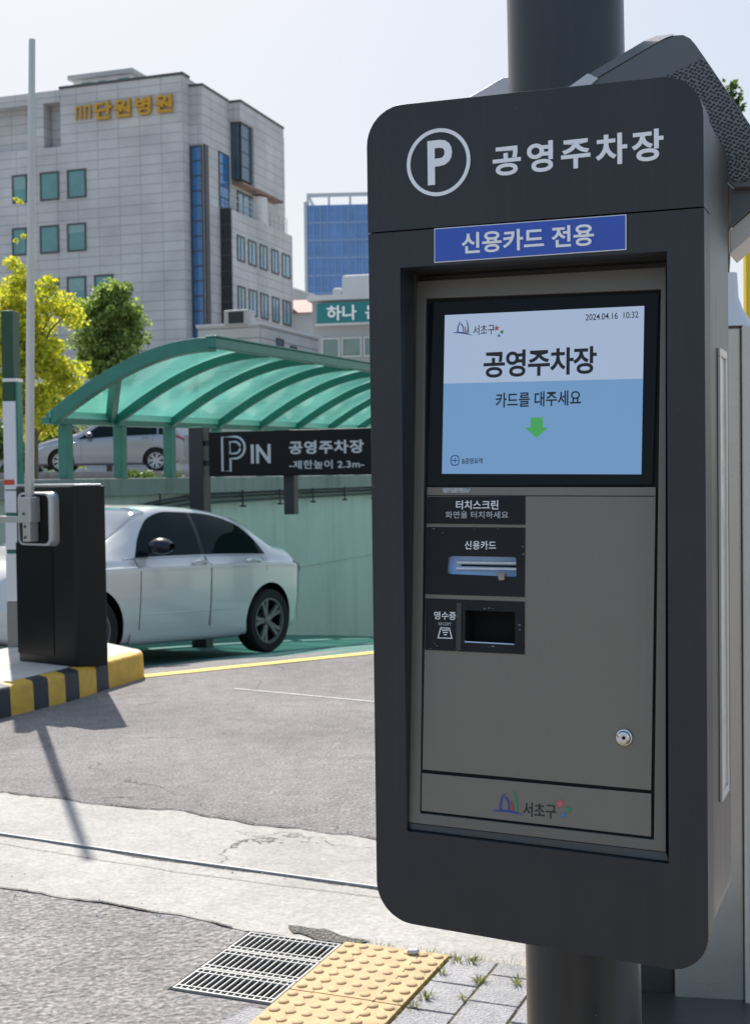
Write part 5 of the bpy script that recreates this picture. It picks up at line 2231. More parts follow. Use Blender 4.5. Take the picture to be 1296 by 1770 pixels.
def mirror(parent, car, x, side, m, zoff=0.0):
    p = car.pt(x, 7.15)
    b = MB()
    rows_ = []
    for k in range(9):
        t_ = k / 8
        yy = p[1] + 0.04 + 0.23 * t_
        r_ = math.sin(math.pi * (0.12 + 0.80 * t_)) ** 0.7
        ring_ = []
        for j in range(14):
            a = 2 * math.pi * j / 14
            ring_.append((x + 0.10 * r_ * math.cos(a) + 0.02 - 0.03 * t_, yy * side, p[2] + 0.095 + zoff + 0.078 * r_ * math.sin(a)))
        rows_.append(ring_ + [ring_[0]])
    b.grid(rows_)
    b.tube([(x + 0.02, (p[1] - 0.02) * side, p[2] + 0.015), (x + 0.02, (p[1] + 0.09) * side, p[2] + 0.05 + zoff)], 0.022, 8)
    return b.build('mirror', m, parent, smooth=True)


# --- pale sedan on the ramp
L = 3.97
sed = Car(L, 1.80,
          ([0, 0.04, 0.16, 0.50, 0.72, 1.12, 1.60, 2.02, 2.36, 2.72, 3.04, 3.45, 3.75, 3.90, L], [0.80, 0.94, 1.045, 1.09, 1.20, 1.385, 1.455, 1.462, 1.41, 1.20, 1.035, 0.965, 0.88, 0.76, 0.62]),
          ([0, 0.2, 0.55, 1.25, 2.25, 2.85, 3.25, 3.68, L], [0.82, 0.955, 0.99, 0.985, 0.965, 0.95, 0.93, 0.83, 0.58]),
          ([0, 0.2, 0.47, 0.85, 1.35, 2.05, 2.55, 2.95, 3.3, 3.72, L], [0.45, 0.66, 0.72, 0.70, 0.645, 0.635, 0.64, 0.70, 0.76, 0.68, 0.40]),
          2.45, 0.78, 0.325)
rear_p = G(465, 1128)
front_p = G(172, 1146)
rp = np.array(atY(467, 1127, 13.7))
RY = 13.3
rx = atY(459, 1090, RY)[0]
rz_ = gz(rx, RY)
print('rear wheel ground', rz_, 'wanted', atY(459, 1127, RY)[2])
TH = R(56)
dirv = np.array([-math.cos(TH), -math.sin(TH)])
fx_, fy_ = rx + dirv[0] * 2.45, RY + dirv[1] * 2.45
fz_ = gz(fx_, fy_)
pit = math.atan2(fz_ - rz_, 2.45)
yaw = math.atan2(dirv[1], dirv[0])
# the camera side is the car's left; wheel contact line of that side
sed_o = empty('sedan', (0, 0, 0))
rotm = Matrix.Rotation(yaw, 4, 'Z') @ Matrix.Rotation(-pit, 4, 'Y')
sideY = 1.0
loc = Vector((rx, RY, rz_)) - (rotm @ Vector((sed.xr, sideY * (sed.W / 2 - 0.07), 0)))
sed_o.matrix_world = Matrix.Translation(loc) @ rotm
tag(sed_o, 'pale pearl four door sedan driving out of the ramp behind the barrier', 'car')


def dress(car, root, paint, rim_m, spokes, wins, doors, glass, mir_x, mir_m, handles, tails, heads, mats_front, wscr, rwin):
    body = car.body(root, paint)
    for sd_ in (1, -1):
        for q in wins:
            wn = car.patch('window', q, glass, root, sd_, 0.004)
        for q in doors:
            d_ = car.patch('door', q, paint, root, sd_, 0.0035, 24, 16)
            # dark shut lines round the door
            ring_ = [(q[0][0], q[0][1] + (q[0][2] - q[0][1]) * k / 10) for k in range(11)]
            car.seam('door_seam', ring_, d_, sd_, 0.0045)
            ring_ = [(q[-1][0], q[-1][1] + (q[-1][2] - q[-1][1]) * k / 10) for k in range(11)]
            car.seam('door_seam', ring_, d_, sd_, 0.0045)
        for hx in handles:
            b = MB()
            P_ = [car.pt(hx + dx, 5.35 + 0.0, 0.012 + 0.022 * math.sin(math.pi * (k / 6))) for k, dx in enumerate([-0.10, -0.08, -0.04, 0, 0.04, 0.08, 0.10])]
            b.tube([(p[0], p[1] * sd_, p[2]) for p in P_], 0.016, 8)
            b.build('door_handle', paint, root, smooth=True)
        mirror(root, car, mir_x, sd_, mir_m)
        for q in tails:
            car.patch('tail_light', q, M['tail'], root, sd_, 0.006)
        for q in heads:
            car.patch('headlight', q, M['headlamp'], root, sd_, 0.006)
        for xw in (car.xr, car.xr + car.wb):
            wheel(root, xw, sd_ * (car.W / 2 - 0.12), car.Rw, sd_, rim_m, spokes)
    for nm, q, mm in (('windscreen', wscr, mats_front), ('rear_window', rwin, glass)):
        b = MB()
        rows_ = []
        for i in range(17):
            x = q[0] + (q[1] - q[0]) * i / 16
            r_ = []
            for j in range(21):
                f_ = -1 + 2 * j / 20
                tt = 12 - abs(f_) * q[2]
                p = car.pt(x, min(tt, 11.99), 0.005)
                r_.append((p[0], p[1] * (1 if f_ >= 0 else -1), p[2]))
            rows_.append(r_)
        b.grid(rows_)
        b.build(nm, mm, root, smooth=True)
    return body


# windows in (x, t_low, t_high); t = 7 belt .. 9 roof edge
sed_wins = [[(0.78, 7.12, 7.18), (0.88, 7.12, 8.0), (1.08, 7.12, 8.62), (1.40, 7.12, 8.86), (1.71, 7.12, 8.88)],
            [(1.76, 7.12, 8.88), (2.05, 7.12, 8.87), (2.28, 7.12, 8.72), (2.48, 7.12, 8.2), (2.64, 7.12, 7.2)]]
dress(sed, sed_o, M['car_silver'], M['rim_dark'], 5, sed_wins,
      [[(0.86, 4.75, 7.0), (1.05, 4.35, 7.0), (1.17, 3.55, 7.0), (1.25, 2.9, 7.0), (1.71, 2.8, 7.0)], [(1.725, 2.8, 7.0), (2.35, 2.8, 7.0), (2.66, 2.8, 7.0)]], M['car_glass'], 2.46, M['mirror_navy'], [1.07, 1.88],
      [[(0.02, 5.2, 6.6), (0.12, 5.0, 6.6), (0.30, 5.6, 6.2)]], [[(L - 0.5, 5.6, 6.3), (L - 0.25, 5.2, 6.6), (L - 0.12, 5.0, 6.6)]], M['car_glass_front'], (2.30, 2.98, 2.9), (0.51, 1.07, 2.6))
# dark door pillars, sill strip and window trim
for sd_ in (1, -1):
    sed.patch('pillar', [(1.700, 7.12, 8.87), (1.735, 7.12, 8.88), (1.768, 7.12, 8.87)], M['car_trim'], sed_o, sd_, 0.003)
for sd_ in (1, -1):
    sed.patch('sill', [(1.25, 1.6, 2.6), (2.0, 1.6, 2.6), (2.78, 1.6, 2.6)], M['car_silver'], sed_o, sd_, 0.016)
    sed.patch('crease', [(0.3, 4.93, 5.05), (1.5, 4.93, 5.05), (3.0, 4.93, 5.05), (3.6, 4.93, 5.05)], M['car_silver'], sed_o, sd_, 0.012)
    sed.seam('lower_crease', [(1.3 + k * 0.07, 3.55) for k in range(20)], sed_o, sd_, 0.006, 'car_silver')
    sed.seam('window_trim', [(0.80 + k * 0.1, 7.06) for k in range(21)], sed_o, sd_, 0.008, 'silver_frame')

# --- silver hatchback on the raised street
L2 = 4.35
hat = Car(L2, 1.76,
          ([0, 0.04, 0.18, 0.45, 0.9, 1.4, 1.9, 2.3, 2.7, 3.05, 3.3, 3.7, 4.05, 4.25, L2], [0.85, 1.0, 1.14, 1.33, 1.43, 1.48, 1.475, 1.42, 1.26, 1.09, 1.02, 0.93, 0.82, 0.72, 0.6]),
          ([0, 0.3, 0.8, 1.6, 2.6, 3.2, 3.8, L2], [0.92, 1.03, 1.02, 0.99, 0.93, 0.90, 0.80, 0.55]),
          ([0, 0.3, 0.8, 1.5, 2.2, 2.7, 3.1, 3.45, 4.0, L2], [0.55, 0.66, 0.66, 0.645, 0.64, 0.66, 0.72, 0.76, 0.68, 0.42]),
          2.62, 0.80, 0.315)
HYc = 37.0
hat_o = empty('hatchback', (0, 0, 0))
zr = atY(270, 815, HYc)[2]
hx = atY(270, 800, HYc)[0]
thh = R(6)
dirh = np.array([-math.cos(thh), -math.sin(thh)])
yaw2 = math.atan2(dirh[1], dirh[0])
rotm2 = Matrix.Rotation(yaw2, 4, 'Z')
loc2 = Vector((hx, HYc, zr)) - (rotm2 @ Vector((hat.xr, hat.W / 2 - 0.07, 0)))
hat_o.matrix_world = Matrix.Translation(loc2) @ rotm2
tag(hat_o, 'silver hatchback parked on the raised street behind the green posts', 'car')
hat_wins = [[(0.32, 7.3, 7.4), (0.5, 7.2, 8.3), (0.66, 7.15, 8.6), (0.72, 7.15, 8.62)], [(0.76, 7.15, 8.64), (1.2, 7.12, 8.8), (1.66, 7.12, 8.82)],
            [(1.71, 7.12, 8.82), (2.1, 7.12, 8.82), (2.4, 7.12, 8.6), (2.72, 7.12, 7.9), (2.95, 7.12, 7.2)]]
dress(hat, hat_o, M['car_bluegrey'], M['rim_silver'], 7, hat_wins,
      [[(0.88, 4.75, 7.0), (1.06, 4.3, 7.0), (1.18, 3.55, 7.0), (1.27, 2.9, 7.0), (1.66, 2.8, 7.0)], [(1.68, 2.8, 7.0), (2.4, 2.8, 7.0), (2.85, 2.8, 7.0)]], M['car_glass'], 2.62, M['car_bluegrey'], [1.08, 1.88],
      [[(0.02, 5.6, 7.2), (0.12, 5.5, 7.2), (0.36, 6.3, 7.0)]], [[(L2 - 0.6, 5.6, 6.2), (L2 - 0.3, 5.1, 6.6), (L2 - 0.12, 5.0, 6.6)]], M['car_glass_front'], (2.35, 3.08, 2.9), (0.14, 0.42, 2.6))
# raised street surface where the car stands: a slightly higher carriageway
b = MB()
b.box(-22, 40, HYc - 5.0, HYc + 9, TZ - 0.05, zr - 0.004)
struct(b.build('upper_road', M['asphalt']), 'upper road the silver hatchback is parked on')


# ------------------------------------------------------------------ buildings
def bld(frame, name, label, cat='building'):
    e = empty(name, tuple(frame.o), frame.rz)
    return tag(e, label, cat)


def win(parent, face, c, a0, a1, z0, z1, glass, fr=M['frame_dark'], fw_=0.09, mull=(), trans=(), deep=0.06, name='window', blind=0.0):
    """window on face 'y' (local y = c) or 'x' (local x = c): proud frame + pane"""
    b = MB()

    def bb(p0, p1, q0, q1, d0, d1, mb):
        if face == 'y':
            mb.box(p0, p1, c - d1, c - d0, q0, q1)
        else:
            mb.box(c + d0, c + d1, p0, p1, q0, q1)
    bb(a0, a1, z1 - fw_, z1, 0.0, deep, b)
    bb(a0, a1, z0, z0 + fw_, 0.0, deep, b)
    bb(a0, a0 + fw_, z0 + fw_, z1 - fw_, 0.0, deep, b)
    bb(a1 - fw_, a1, z0 + fw_, z1 - fw_, 0.0, deep, b)
    for m_ in mull:
        x = a0 + (a1 - a0) * m_
        bb(x - fw_ * 0.4, x + fw_ * 0.4, z0 + fw_, z1 - fw_, 0.0, deep * 0.9, b)
    for m_ in trans:
        z = z0 + (z1 - z0) * m_
        bb(a0 + fw_, a1 - fw_, z - fw_ * 0.4, z + fw_ * 0.4, 0.0, deep * 0.8, b)
    o = b.build(name, fr, parent)
    p = MB()
    bb(a0 + fw_ * 0.5, a1 - fw_ * 0.5, z0 + fw_ * 0.5, z1 - fw_ * 0.5, 0.003, 0.02, p)
    p.build('pane', glass, o)
    if blind and random.random() < blind:
        q = MB()
        hgt_ = (z1 - z0) * random.uniform(0.18, 0.55)
        bb(a0 + fw_, a1 - fw_, z1 - fw_ - hgt_, z1 - fw_, 0.021, 0.026, q)
        q.build('blind', M['blind'], o)
    return o


HOS = Frame(atY(315, 129, 70.0), 18.6)
hos = bld(HOS, 'hospital', 'tall grey stone clad hospital with gold letters under its roof edge')
zt0 = HOS.py(315, 129)[1]
v1, zt1 = HOS.px(327, 147, 0.0)
u2 = HOS.py(349, 148, v1)[0]
v2, _z = HOS.px(394, 177, u2)
zt2a = HOS.py(349, 148, v1)[1]
u3, zt3 = HOS.py(415, 176, v2)
v3, _z = HOS.px(490, 228, u3)
ul = -26.0
vL, zL = HOS.px(381, 362, u2)
uL, zL = HOS.py(401, 362, vL)
v4, _z = HOS.px(505, 410, uL)
zov = HOS.px(490, 348, u3)[1]
zlint = HOS.px(440, 222, u3)[1]
vc = HOS.px(440, 300, u3)[0]
print('HOSP', round(zt0, 1), 'v1', v1, 'u2', u2, 'v2', v2, 'u3', u3, 'v3', v3, 'vL', vL, 'uL', uL, 'v4', v4, 'zL', zL, 'zov', zov, 'zlint', zlint, 'vc', vc)
uw = HOS.py(105, 200)[0]
b = MB()
b.box(uw, 0, 0, 14, 0, zt0)                       # main block
b.box(ul, uw - 0.002, 0.0, 14, 0, HOS.py(60, 258)[1])
b.box(ul, uw - 0.002, 1.2, 14, HOS.py(60, 258)[1], HOS.py(105, 155, 1.2)[1])   # set back upper left wing
vmid = HOS.px(452, 370, u2)[0]
b.box(-14, u2, v1, vmid, 0, zt2a)
b.box(-14, u2, vmid + 0.002, v3, zov, zt2a)
b.box(-14, u2, vmid + 0.002, v4, 0, zL - 0.02)                    # second block
b.build('wall', M['stone'], hos)
b = MB()
b.box(u2 + 0.002, u3, v2, v3, zlint, zt3)          # overhanging top block
b.box(u2 + 0.002, u3, vc, v3, zov, zlint - 0.002)
b.build('overhang', M['stone'], hos)
b = MB()
b.box(u2 + 0.002, uL, vL, v4, 0, zL)
b.build('lower_wing', M['stone'], hos)
b = MB()
b.box(u2 + 0.004, uL - 0.05, vL - 0.06, vL - 0.002, 0, zL + 0.1)
b.build('slate_strip', M['slate'], hos)
# parapet caps
b = MB()
b.box(uw - 0.05, 0.06, -0.06, 0.4, zt0 + 0.002, zt0 + 0.14)
b.box(-0.34, 0.06, 0.402, v1 - 0.01, zt0 + 0.002, zt0 + 0.14)
b.box(0.0, u2 + 0.06, v1 - 0.06, v1 + 0.3, zt2a + 0.002, zt2a + 0.12)
b.box(u2 - 0.3, u2 + 0.06, v1 + 0.302, v2, zt2a + 0.002, zt2a + 0.12)
b.box(u2 + 0.07, u3 + 0.06, v2 - 0.06, v2 + 0.3, zt3 + 0.002, zt3 + 0.12)
b.box(u3 - 0.3, u3 + 0.06, v2 + 0.302, v3, zt3 + 0.002, zt3 + 0.12)
b.build('parapet_cap', M['frame_dark'], hos)
# left windows
for (xa, xb) in ((22, 48), (70, 103), (117, 150), (-35, -5), (-80, -50)):
    for (ya, yb_) in ((293, 343), (386, 435), (478, 528)):
        cxp_ = (xa + xb) / 2
        sh_ = -(cxp_ - 130) * -0.075
        dy = (130 - cxp_) * 0.075
        a0 = HOS.py(xa, (ya + yb_) / 2)[0]
        a1 = HOS.py(xb, (ya + yb_) / 2)[0]
        zz0, zz1 = HOS.py(130, yb_)[1], HOS.py(130, ya)[1]
        win(hos, 'y', 0.0, a0, a1, zz0, zz1, M['glass_teal'], deep=0.05, fw_=0.10, blind=0.6)
a0, a1 = HOS.py(164, 505)[0], HOS.py(197, 505)[0]
win(hos, 'y', 0.0, a0, a1, HOS.py(130, 528)[1], HOS.py(130, 478)[1], M['glass_teal'], deep=0.05, fw_=0.10)
for xa, xb in ((79, 104), (42, 60), (-40, 20)):
    a0, a1 = HOS.py(xa, 240, 1.2)[0], HOS.py(xb, 240, 1.2)[0]
    win(hos, 'y', 1.2, a0, min(a1, uw - 0.1), HOS.py(100, 250, 1.2)[1], HOS.py(100, 231, 1.2)[1], M['glass_teal'], deep=0.05, mull=(0.5,))
b = MB()
b.box(ul, uw - 0.01, -0.02, 1.19, HOS.py(105, 153)[1] - 0.7, HOS.py(105, 153)[1] - 0.1)
b.box(HOS.py(62, 200)[0] - 0.5, HOS.py(62, 200)[0] + 0.5, 0.0, 1.19, HOS.py(60, 258)[1], HOS.py(105, 153)[1] - 0.702)
b.build('balcony_beam', M['stone'], hos)
# glass strips
ga0, ga1 = 0.03, u2 - 0.02
win(hos, 'y', v1, ga0, ga1, 0, HOS.py(340, 252, v1)[1], M['glass_blue'], mull=(), trans=[i / 24 for i in range(1, 24)], fw_=0.05, deep=0.10, name='glass_strip')
b = MB()
b.box(u2 + 0.002, u2 + 0.12, v1 + 0.05, v1 + (vL - v1) * 0.22, 0, HOS.py(340, 250, v1)[1])
b.build('dark_reveal', M['frame_dark'], hos)
va, vb = HOS.px(378, 300, u2)[0], HOS.px(394, 300, u2)[0]
win(hos, 'x', u2, va, v2 - 0.05, zL + 0.15, HOS.px(380, 262, u2)[1], M['glass_blue'], trans=(0.2, 0.4, 0.6, 0.8), fw_=0.05, deep=0.06, name='glass_strip')
# glass bay under the lintel
win(hos, 'y', v2 + 0.35, u2 + 0.01, u3 - 0.22, zov + 0.15, zlint - 0.01, M['glass_dark'], trans=(0.2, 0.4, 0.6, 0.8), mull=(0.5,), fw_=0.05, name='glass_bay')
win(hos, 'x', u3 - 0.2, v2 + 0.4, vc - 0.01, zov + 0.15, zlint - 0.01, M['glass_dark'], trans=(0.25, 0.5, 0.75), mull=(), fw_=0.05, name='glass_bay')
b = MB()
b.box(u2 + 0.01, u3 - 0.06, v2 + 0.3, v3 - 0.05, zov - 0.10, zov - 0.005)
b.build('soffit', mat('soffit_rust', (0.26, 0.17, 0.14), 0.8, var=0.5, vscale=1.2), hos)
b = MB()
cv = HOS.px(446, 370, u3 - 0.7)[0]
b.lathe([(0.75, zL - 0.5), (0.75, zov - 0.2)], Matrix.Translation((u3 - 0.9, cv, 0)), 24)
b.build('round_column', M['white_wall'], hos, smooth=True)
win(hos, 'x', u2 + 0.01, v2 + 1.0, cv + 0.5, zL + 0.2, zov - 0.3, M['glass_pale'], mull=(0.25, 0.5, 0.75), fw_=0.09, name='glass_bay')
# roof railing of the lower wing
b = MB()
rv = np.linspace(vL + 0.3, v4 - 0.2, 14)
for zq in (0.35, 0.7, 1.0):
    b.tube([(uL - 0.25, rv[0], zL + zq), (uL - 0.25, rv[-1], zL + zq)], 0.018, 6)
for v in rv:
    b.tube([(uL - 0.25, v, zL), (uL - 0.25, v, zL + 1.0)], 0.02, 6)
b.build('roof_railing', M['rail_steel'], hos)
# windows of the lower wing side
for (ya, yb_, x_a) in ((405, 450, 409), (493, 540, 411)):
    zz1_, zz0_ = HOS.px(x_a, ya, uL)[1], HOS.px(x_a, yb_, uL)[1]
    for xa, xb in ((410, 423), (429, 443), (449, 462), (469, 481), (487, 501)):
        a0, a1 = HOS.px(xa, 450, uL)[0], HOS.px(xb, 450, uL)[0]
        win(hos, 'x', uL, a0, a1, zz0_, zz1_, M['glass_pale'], mull=(0.45,), trans=(), fw_=0.10, deep=0.05, blind=0.4)
zz1_, zz0_ = HOS.px(411, 585, uL)[1], HOS.px(411, 630, uL)[1]
# penthouse
ph0, pz = HOS.py(128, 150, 3.5)
ph1 = HOS.py(226, 122, 3.5)[0]
pzt = HOS.py(226, 120, 3.5)[1]
b = MB()
b.box(ph0, ph1, 3.5, 12, zt0 - 0.5, pzt - 0.25)
ph = b.build('penthouse', M['white_wall'], hos)
b = MB()
b.box(ph0 - 0.25, ph1 + 0.25, 3.25, 12.2, pzt - 0.248, pzt)
b.build('penthouse_roof', M['grey_wall'], ph)
for xa, xb in ((141, 161), (170, 185), (203, 226)):
    a0, a1 = HOS.py(xa, 140, 3.5)[0], HOS.py(xb, 140, 3.5)[0]
    win(hos, 'y', 3.5, a0, a1, zt0 - 0.3, HOS.py(180, 137, 3.5)[1], M['glass_teal'], M['frame_white'], fw_=0.06)
# gold letters and the logo in front of them
fh = lambda u, z, e: (u, -e - 0.08, z)
cs_ = [HOS.py(167, 208), HOS.py(301, 196), HOS.py(301, 164), HOS.py(167, 176)]
text('lettering', '단원병원', (cs_[0][0], cs_[1][0], (cs_[0][1] + cs_[1][1]) / 2, (cs_[2][1] + cs_[3][1]) / 2), fh, M['gold'], hos, 0.03, 1.15, 0.14)
b = MB()
a0, a1 = HOS.py(133, 195)[0], HOS.py(160, 195)[0]
z0_, z1_ = HOS.py(147, 207)[1], HOS.py(147, 183)[1]
wd_ = (a1 - a0)
for k in (0.0, 0.30, 0.58, 0.88):
    b.box(a0 + wd_ * k, a0 + wd_ * k + wd_ * 0.09, -0.14, -0.02, z0_, z1_)
for k in (0.0, 0.5):
    b.box(a0 + wd_ * k * 1.16 + 0.002, a0 + wd_ * (k * 1.16 + 0.30), -0.13, -0.03, z1_ - 0.12, z1_ - 0.002)
b.build('logo', M['gold'], hos)

# blue glass tower far behind
TO = Frame(atY(530, 355, 190.0), 3.0)
tow = bld(TO, 'glass_tower', 'distant blue glass office tower with an open frame on its roof')
tz = TO.py(580, 354)[1]
tw_ = 26.0
b = MB()
b.box(0, tw_, 0, 20, 0, tz)
b.build('facade', M['tower_glass'], tow)
b = MB()
for k in range(0, 27):
    x = tw_ * k / 26
    b.box(x - 0.07, x + 0.07, -0.18, -0.002, 0, tz)
for k in range(1, 16):
    z = tz - k * (tz / 16)
    b.box(0, tw_, -0.10, -0.003, z - 0.14, z + 0.14)
b.build('mullions', M['tower_frame'], tow)
b = MB()
tt = TO.py(580, 333)[1]
for k in range(5):
    x = k * 3.05 * 1.0
    for y in (0.1, 10):
        b.box(x, x + 0.3, y, y + 0.3, tz + 0.002, tt - 0.5)
b.box(0, tw_, 0.1, 0.5, tt - 0.498, tt)
b.box(0, tw_, 10, 10.4, tt - 0.498, tt)
b.box(0, 0.35, 0.502, 9.99, tt - 0.498, tt)
b.build('roof_frame', M['rail_steel'], tow)
b = MB()
b.box(-0.4, -0.002, -0.2, 20, 0, tz + 0.5)
b.build('edge_fin', M['rail_steel'], tow)

# pale banded low building in front of the hospital
LO = Frame(atY(450, 562, 44.0), 19.5)
low_b = bld(LO, 'low_building', 'low pale building with horizontal stone bands right behind the canopy')
zl = LO.py(450, 561)[1]
ll = LO.py(342, 558)[0]
le = LO.px(550, 590, 0.0)[0]
b = MB()
b.box(ll, 0, 0, le, 0, zl)
b.build('wall', M['stone_light'], low_b)
b = MB()
b.box(ll - 0.05, 0.05, -0.05, 0.25, zl + 0.002, zl + 0.10)
b.box(-0.25, 0.05, 0.252, le, zl + 0.002, zl + 0.10)
b.build('roof_edge', M['white_wall'], low_b)
for xa, ya, xb, yb_ in ((477, 584, 489, 600), (501, 597, 512, 612)):
    v0_, z1w = LO.px(xa, ya, 0.0)
    v1_, _q = LO.px(xb, ya, 0.0)
    z0w = LO.px(xa, yb_, 0.0)[1]
    win(low_b, 'x', 0.0, v0_, v1_, z0w, z1w, M['glass_dark'], fw_=0.05, deep=0.04)
# air conditioner on its roof
AC = Frame(atY(387, 556, 44.3), 19.5)
ac = empty('air_conditioner', tuple(AC.w((0, 0, zl + 0.0))), AC.rz)
tag(ac, 'grey air conditioner unit standing on the roof of the low pale building', 'air conditioner')
acw = AC.py(428, 556)[0]
ach = AC.py(400, 536)[1] - zl
b = MB()
b.box(0, acw, 0, 0.6, 0.02, max(ach, 0.3))
b.build('casing', M['ac_grey'], ac, bevel=0.02)
b = MB()
b.box(acw * 0.20, acw * 0.84, -0.012, -0.002, 0.07, max(ach, 0.3) - 0.06)
b.build('grille', M['dark_steel'], ac)

# grey block right of the hospital
GB = Frame(atY(509, 500, 108.0), 18.6)
gb = bld(GB, 'grey_block', 'plain grey rendered block with one dark window between hospital and teal sign')
gzt = GB.py(509, 500)[1]
ge = GB.px(552, 516, 0.0)[0]
b = MB()
b.box(-6, 0, 0, ge, 0, gzt)
b.build('wall', M['grey_wall'], gb)
va_, z1w = GB.px(528, 541, 0.0)
vb_, _q = GB.px(545, 541, 0.0)
win(gb, 'x', 0.0, va_, vb_, GB.px(528, 568, 0.0)[1], z1w, M['glass_dark'], fw_=0.08)
b = MB()
b.box(-6.05, 0.05, -0.05, ge, gzt + 0.002, gzt + 0.12)
b.build('roof_edge', M['white_wall'], gb)

# building with the teal shop sign
TS = Frame(atY(550, 523, 52.0), 12.0)
ts = bld(TS, 'shop_building', 'pale shop building with a teal sign board over a row of windows')
b = MB()
zs1 = TS.py(600, 519)[1]
zs_lo = TS.py(600, 561)[1]
b.box(-0.25, 14, 0.0, 10, 0, zs1)
b.build('wall', M['grey_wall'], ts)
b = MB()
b.box(-0.4, 14.1, -0.2, 10, zs1 + 0.002, zs1 + 0.22)
b.build('roof_edge', M['white_wall'], ts)
b = MB()
u0_ = TS.py(551, 540)[0]
b.box(u0_, 12, -0.28, -0.002, TS.py(600, 559)[1], TS.py(600, 524)[1])
sbd = b.build('sign_board', M['teal_sign'], ts)
b = MB()
b.box(u0_ - 0.1, 12, -0.30, -0.004, TS.py(600, 563)[1], TS.py(600, 559.3)[1])
b.build('sign_edge', M['white_wall'], sbd)
ft = lambda u, z, e: (u, -e - 0.28, z)
uA, uB = TS.py(568, 540)[0], TS.py(619, 540)[0]
zA, zB = TS.py(595, 555)[1], TS.py(595, 529)[1]
text('lettering', '하나', (uA, uB, zA, zB), ft, M['letter_white'], sbd, 0.022, 1.0, 0.04)
uA, uB = TS.py(634, 540)[0], TS.py(690, 540)[0]
text('lettering', '은행', (uA, uB, zA, zB), ft, M['letter_white'], sbd, 0.022, 1.0, 0.04)
for xa, xb in ((556, 588), (590, 626), (628, 664)):
    a0, a1 = TS.py(xa, 600)[0], TS.py(xb, 600)[0]
    win(ts, 'y', 0.0, a0, a1, TS.py(600, 618)[1], TS.py(600, 583)[1], mat('glass_greenish', (0.16, 0.24, 0.21), 0.08, spec=0.8, var=0.15, vscale=0.8), M['frame_white'], fw_=0.07)
# white stair head and red roof behind it
WB = Frame(atY(590, 476, 66.0), 12.0)
wb_ = bld(WB, 'white_stair_head', 'white rendered roof block above the teal shop sign')
b = MB()
b.box(0, 12, 0, 8, 0, WB.py(600, 475)[1])
b.box(-0.55, -0.002, 0.2, 8, 0, WB.py(587, 496)[1])
b.build('wall', M['white_wall'], wb_, bevel=0.15)
RR = Frame(atY(540, 503, 80.0), 12.0)
rr_ = bld(RR, 'red_roofed_house', 'small house with a dull red roof peeping out below the glass tower')
b = MB()
zr0, zr1 = RR.py(560, 530)[1], RR.py(560, 503)[1]
b.box(-6, RR.py(577, 503)[0], 0.3, 8, 0, zr0 - 0.3)
b.build('wall', M['white_wall'], rr_)
b = MB()
xr1 = RR.py(577, 512)[0]
b.add([(-6, 0, zr0 - 0.3), (xr1, 0, zr0 - 0.3), (xr1 - 0.4, 3.5, zr1), (-6, 3.5, zr1), (-6, 8, zr0 - 0.3), (xr1, 8, zr0 - 0.3)], [(0, 1, 2, 3), (3, 2, 5, 4), (1, 5, 2), (0, 3, 4), (0, 4, 5, 1)])
b.build('roof', M['red_roof'], rr_)
# white utility cabinet beside the hatchback
UC = Frame(atY(303, 800, 40.0), 14.0)
uc = empty('utility_kiosk', tuple(UC.w((0, 0, zr - 0.02))), UC.rz)
tag(uc, 'white utility hut with a dark grey door behind the tail of the hatchback', 'utility hut')
uw_, uz_ = UC.py(352, 800)[0], UC.py(320, 733)[1] - zr
b = MB()
b.box(0, uw_, 0, 1.0, 0.02, uz_)
b.build('casing', M['white_panel'], uc, bevel=0.03)
b = MB()
b.box(uw_ * 0.12, uw_ * 0.55, -0.02, -0.003, 0.25, uz_ * 0.78)
b.build('door', M['grey_wall'], uc)


# ------------------------------------------------------------------ trees and plants
def crown_mesh(clumps, leaf, per, flat=0.55, seed=1):
    """clumps: (x, y, z, r); leaves scattered in each, denser towards the outside"""
    r_ = np.random.default_rng(seed)
    V, Fc = [], []
    k = 0
    for (cx, cy, cz, cr, dens) in clumps:
        n = int(per * dens)
        d = r_.normal(size=(n, 3))
        d /= np.linalg.norm(d, axis=1)[:, None]
        rad = cr * r_.random(n) ** 0.45
        P = np.array([cx, cy, cz]) + d * rad[:, None] * np.array([1, 1, 0.8])
        # leaf orientation
        n1 = r_.normal(size=(n, 3)) + np.array([0, 0, flat])
        n1 /= np.linalg.norm(n1, axis=1)[:, None]
        t1 = np.cross(n1, r_.normal(size=(n, 3)))
        t1 /= np.linalg.norm(t1, axis=1)[:, None]
        t2 = np.cross(n1, t1)
        s_ = leaf * (0.6 + 0.8 * r_.random(n))[:, None]
        a = P - t1 * s_
        b_ = P + t2 * s_ * 0.55
        c_ = P + t1 * s_
        e = P - t2 * s_ * 0.55
        V.append(np.stack([a, b_, c_, e], 1).reshape(-1, 3))
        idx = np.arange(n) * 4 + k
        Fc.append(np.stack([idx, idx + 1, idx + 2, idx + 3], 1))
        k += 4 * n
    return np.concatenate(V), np.concatenate(Fc)


def leaves(name, clumps, leaf, per, m, parent, seed=1):
    V, Fc = crown_mesh(clumps, leaf, per, seed=seed)
    me = bpy.data.meshes.new(name)
    me.vertices.add(len(V))
    me.vertices.foreach_set('co', V.ravel())
    me.loops.add(len(Fc) * 4)
    me.loops.foreach_set('vertex_index', Fc.ravel())
    me.polygons.add(len(Fc))
    me.polygons.foreach_set('loop_start', np.arange(len(Fc)) * 4)
    me.materials.append(m)
    me.update(calc_edges=True)
    me.validate()
    o = bpy.data.objects.new(name, me)
    COL.objects.link(o)
    o.parent = parent
    return o


